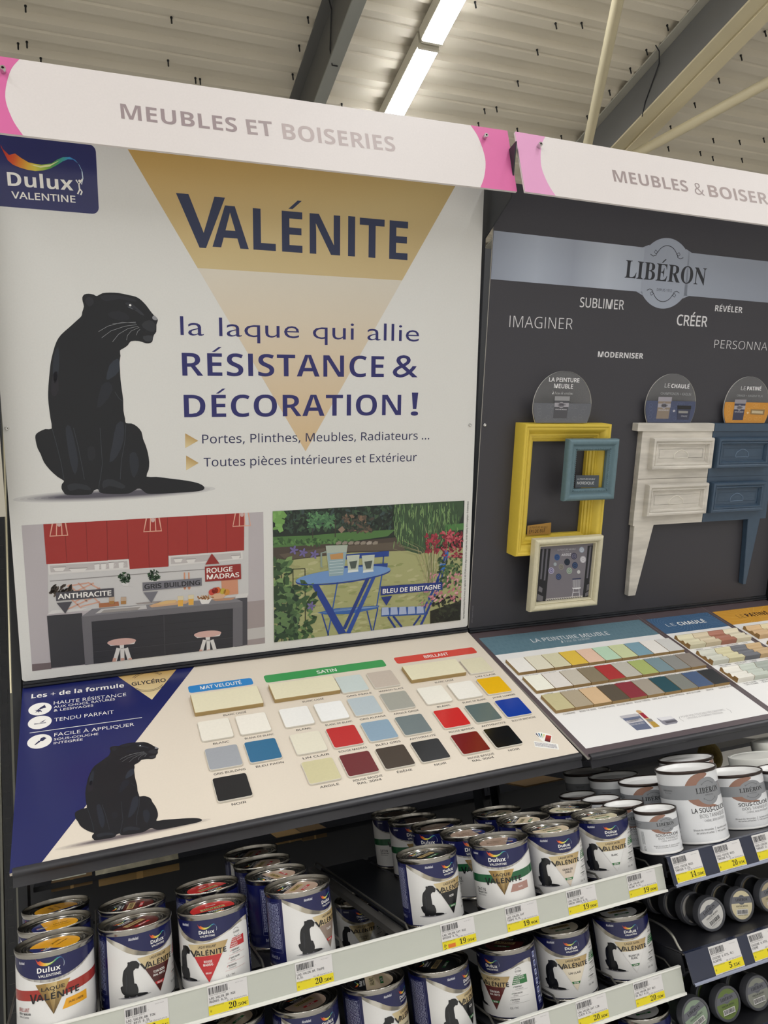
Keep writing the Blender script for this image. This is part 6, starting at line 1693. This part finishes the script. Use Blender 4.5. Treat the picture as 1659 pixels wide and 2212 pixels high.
# ================================================================ PRICE TICKETS
def ticket(x0, x1, yf, ztop, hh, tilt, lab, l1, l2, unit, price, cents, bar, foot, promo=False, ref='07/D7/09/30'):
    w = x1 - x0
    mw = Matrix.Translation((x0, yf, ztop)) @ Matrix.Rotation(math.radians(90 + tilt), 4, 'X')
    t = thing('price_ticket', lab, 'price ticket', mw, 'price tickets in the shelf rails')
    obj('card', nbox(0, w, -hh, 0, -.0005, 0), mat('#d3d0cd', .6, 0, 'ticket_card'), t)
    A = Art(None, gap=.00006, res=2)
    h = lambda f: -hh * f
    rn = random.Random(len(lab) * 7 + int(price))
    x = w * .03
    while x < w * .50:
        q = w * rn.choice([.006, .01, .016, .022]); A.rect(x, h(.27), min(x + q, w * .5), h(.06), '#26262a', 1); x += q + w * rn.choice([.006, .01, .014])
    A.text(bar, w * .03, h(.325), hh * .035, '#4a4a4e', w * .42, 'noto', 0, 'l', 1, 0, 1)
    A.text('02.07.2021', w * .70, h(.11), hh * .025, '#77767a', w * .2, 'noto', 0, 'l', 1, 0, 1); A.text('4', w * .55, h(.24), hh * .03, '#77767a', w * .02, 'noto', 0, 'l', 1, PI / 2, 1)
    A.text(l1, w * .03, h(.44), hh * .075, '#2a2a2d', min(w * .9, w * .041 * len(l1)), 'mono', .01, 'l', 1, 0, 1); A.text(l2, w * .03, h(.545), hh * .075, '#2a2a2d', min(w * .9, w * .041 * len(l2)), 'mono', .01, 'l', 1, 0, 1)
    A.rect(0, h(.925), w, h(.63), '#dccb28', 1)
    A.text(unit + ' Euro/Litre', w * .46, h(.612), hh * .045, '#4a4a4e', w * .5, 'mono', 0, 'l', 2, 0, 1)
    A.text(ref, w * .02, h(.675), hh * .045, '#55534a', w * .36, 'noto', 0, 'l', 2, 0, 1)
    A.text(price, w * .50, h(.865), hh * .185, '#1e1c14', w * .095 * len(price), 'serif', 0, 'l', 2, 0, 2); A.text('.' + cents + '€', w * .515 + w * .095 * len(price), h(.86), hh * .095, '#1e1c14', w * .27, 'serif', 0, 'l', 2, 0, 2)
    A.text('*', w * .03, h(.90), hh * .14, '#2c2a18', w * .05, 'sans', 0, 'l', 2, 0, 1)
    A.text(foot, w * .24, h(.985), hh * .042, '#4a4a4e', w * .58, 'noto', .01, 'l', 2, 0, 1)
    if promo:
        A.rect(w * .16, h(.90), w * .38, h(.76), '#d0702e', 2.5); A.line([(w * .05, h(.74)), (w * .12, h(.78)), (w * .05, h(.84)), (w * .11, h(.88)), (w * .04, h(.92))], w * .018, '#3a3520', 2.6)
    A.build('print', INKM, t, Matrix.Translation((0, 0, .00002)))
HT = .0375
for a in (
 (.1463, .1996, 'ticket under the dark red wood tone can', 'LAQ.VALEN.BR TON', 'BOI 8015 0.5L', '41.00', '20', '50', '3031520218375', '97215769 5211341'),
 (.2497, .3019, 'ticket under the bright red can', 'LAQ.VALEN.BR RGE', 'MADRAS 0,5L', '41.00', '20', '50', '3031520151399', '97215770 5211343'),
 (.3680, .4207, 'ticket under the taupe can beside the empty lane', 'LAQ.VALEN.BR TAUPE', '0,5L', '41.00', '20', '50', '3031520151405', '90000708790 5211344'),
 (.5884, .6438, 'ticket with orange patch under the black triangle can', 'LAQ.VALEN.SAT RGE', 'BASQUE 0,5L', '39.90', '19', '95', '3031520150712', '97217217 5211434'),
 (.6975, .7538, 'ticket under the green stripe can', 'LAQ.VALEN.SAT', 'TAUPE 0,5L', '39.80', '19', '90', '3031520151313', '97215814 5211407'),
 (.8082, .8632, 'ticket under the pale sand can', 'LAQ.VALEN.SAT', 'GRAIN SABLE 0,5L', '39.80', '19', '90', '3031520151306', '97215798 5211401'),
 (.9257, .9828, 'ticket under the white triangle can at the rail end', 'LAQ.VALEN.SAT', 'BLANC 0,5L', '39.80', '19', '90', '3031520150620', '90000708785 5211401')):
    ticket(a[0], a[1], -.5822, Z1 + .0140, HT, 0, a[2], a[3], a[4], a[5], a[6], a[7], a[8], a[9], 'orange' in a[2])
for a in (
 (.6959, .7461, 'ticket in the second rail under the dark red triangle can', 'LAQ.VALEN.SAT TON', 'BOIS 8015 0.5L', '41.00', '20', '50', '3031520218405', '97215771 5211402'),
 (.7946, .8504, 'ticket in the second rail under the linen coloured can', 'LAQ.VALEN.SAT LIN', 'CLAIR 0,5L', '41.00', '20', '50', '3031520151290', '90000708754 5211403'),
 (.9029, .9595, 'ticket in the second rail under the outlined white can', 'LAQ.VALEN.SAT BLC', 'DE BLC 0,5L', '41.00', '20', '50', '3031520150699', '90000708755 5211404')):
    ticket(a[0], a[1], -.5822, Z2 + .0140, HT, 0, *a[2:])
TLT = -10.3
for x0, x1, z, lab, l1, l2, u, pr, ct in (
 (1.0103, 1.0696, ZA, 'fourteen euro ticket in the navy rail under the small primer pot', 'SOUS-COUCHE BOIS', 'TANIQUE 0.25L', '58.00', '14', '50'),
 (1.1009, 1.1603, ZA, 'twenty euro ticket in the navy rail under the big primer pot', 'SOUS-COUCHE BOIS', 'TANIQUE 0.5L', '41.90', '20', '95'),
 (1.1886, 1.2480, ZA, 'ticket in the upper navy rail cut by the picture edge', 'SOUS-COUCHE BOIS', 'TANIQUE 1L', '32.90', '32', '90'),
 (1.0506, 1.1126, ZB, 'five euro ticket in the lower navy rail under the off white jar', 'CASEINE 0.075L BLC', 'ALBATRE', '68.67', '5', '15'),
 (1.1356, 1.1980, ZB, 'ticket in the lower navy rail under the cream labelled jar', 'CASEINE 0.075L', 'CREME', '68.67', '5', '15')):
    fr = -.5925 if z == ZA else -.5935
    ticket(x0, x1, fr - .0010, z - .0020, .0430, TLT, lab, l1, l2, u, pr, ct, '3282391038521', '90000732108 5211385')
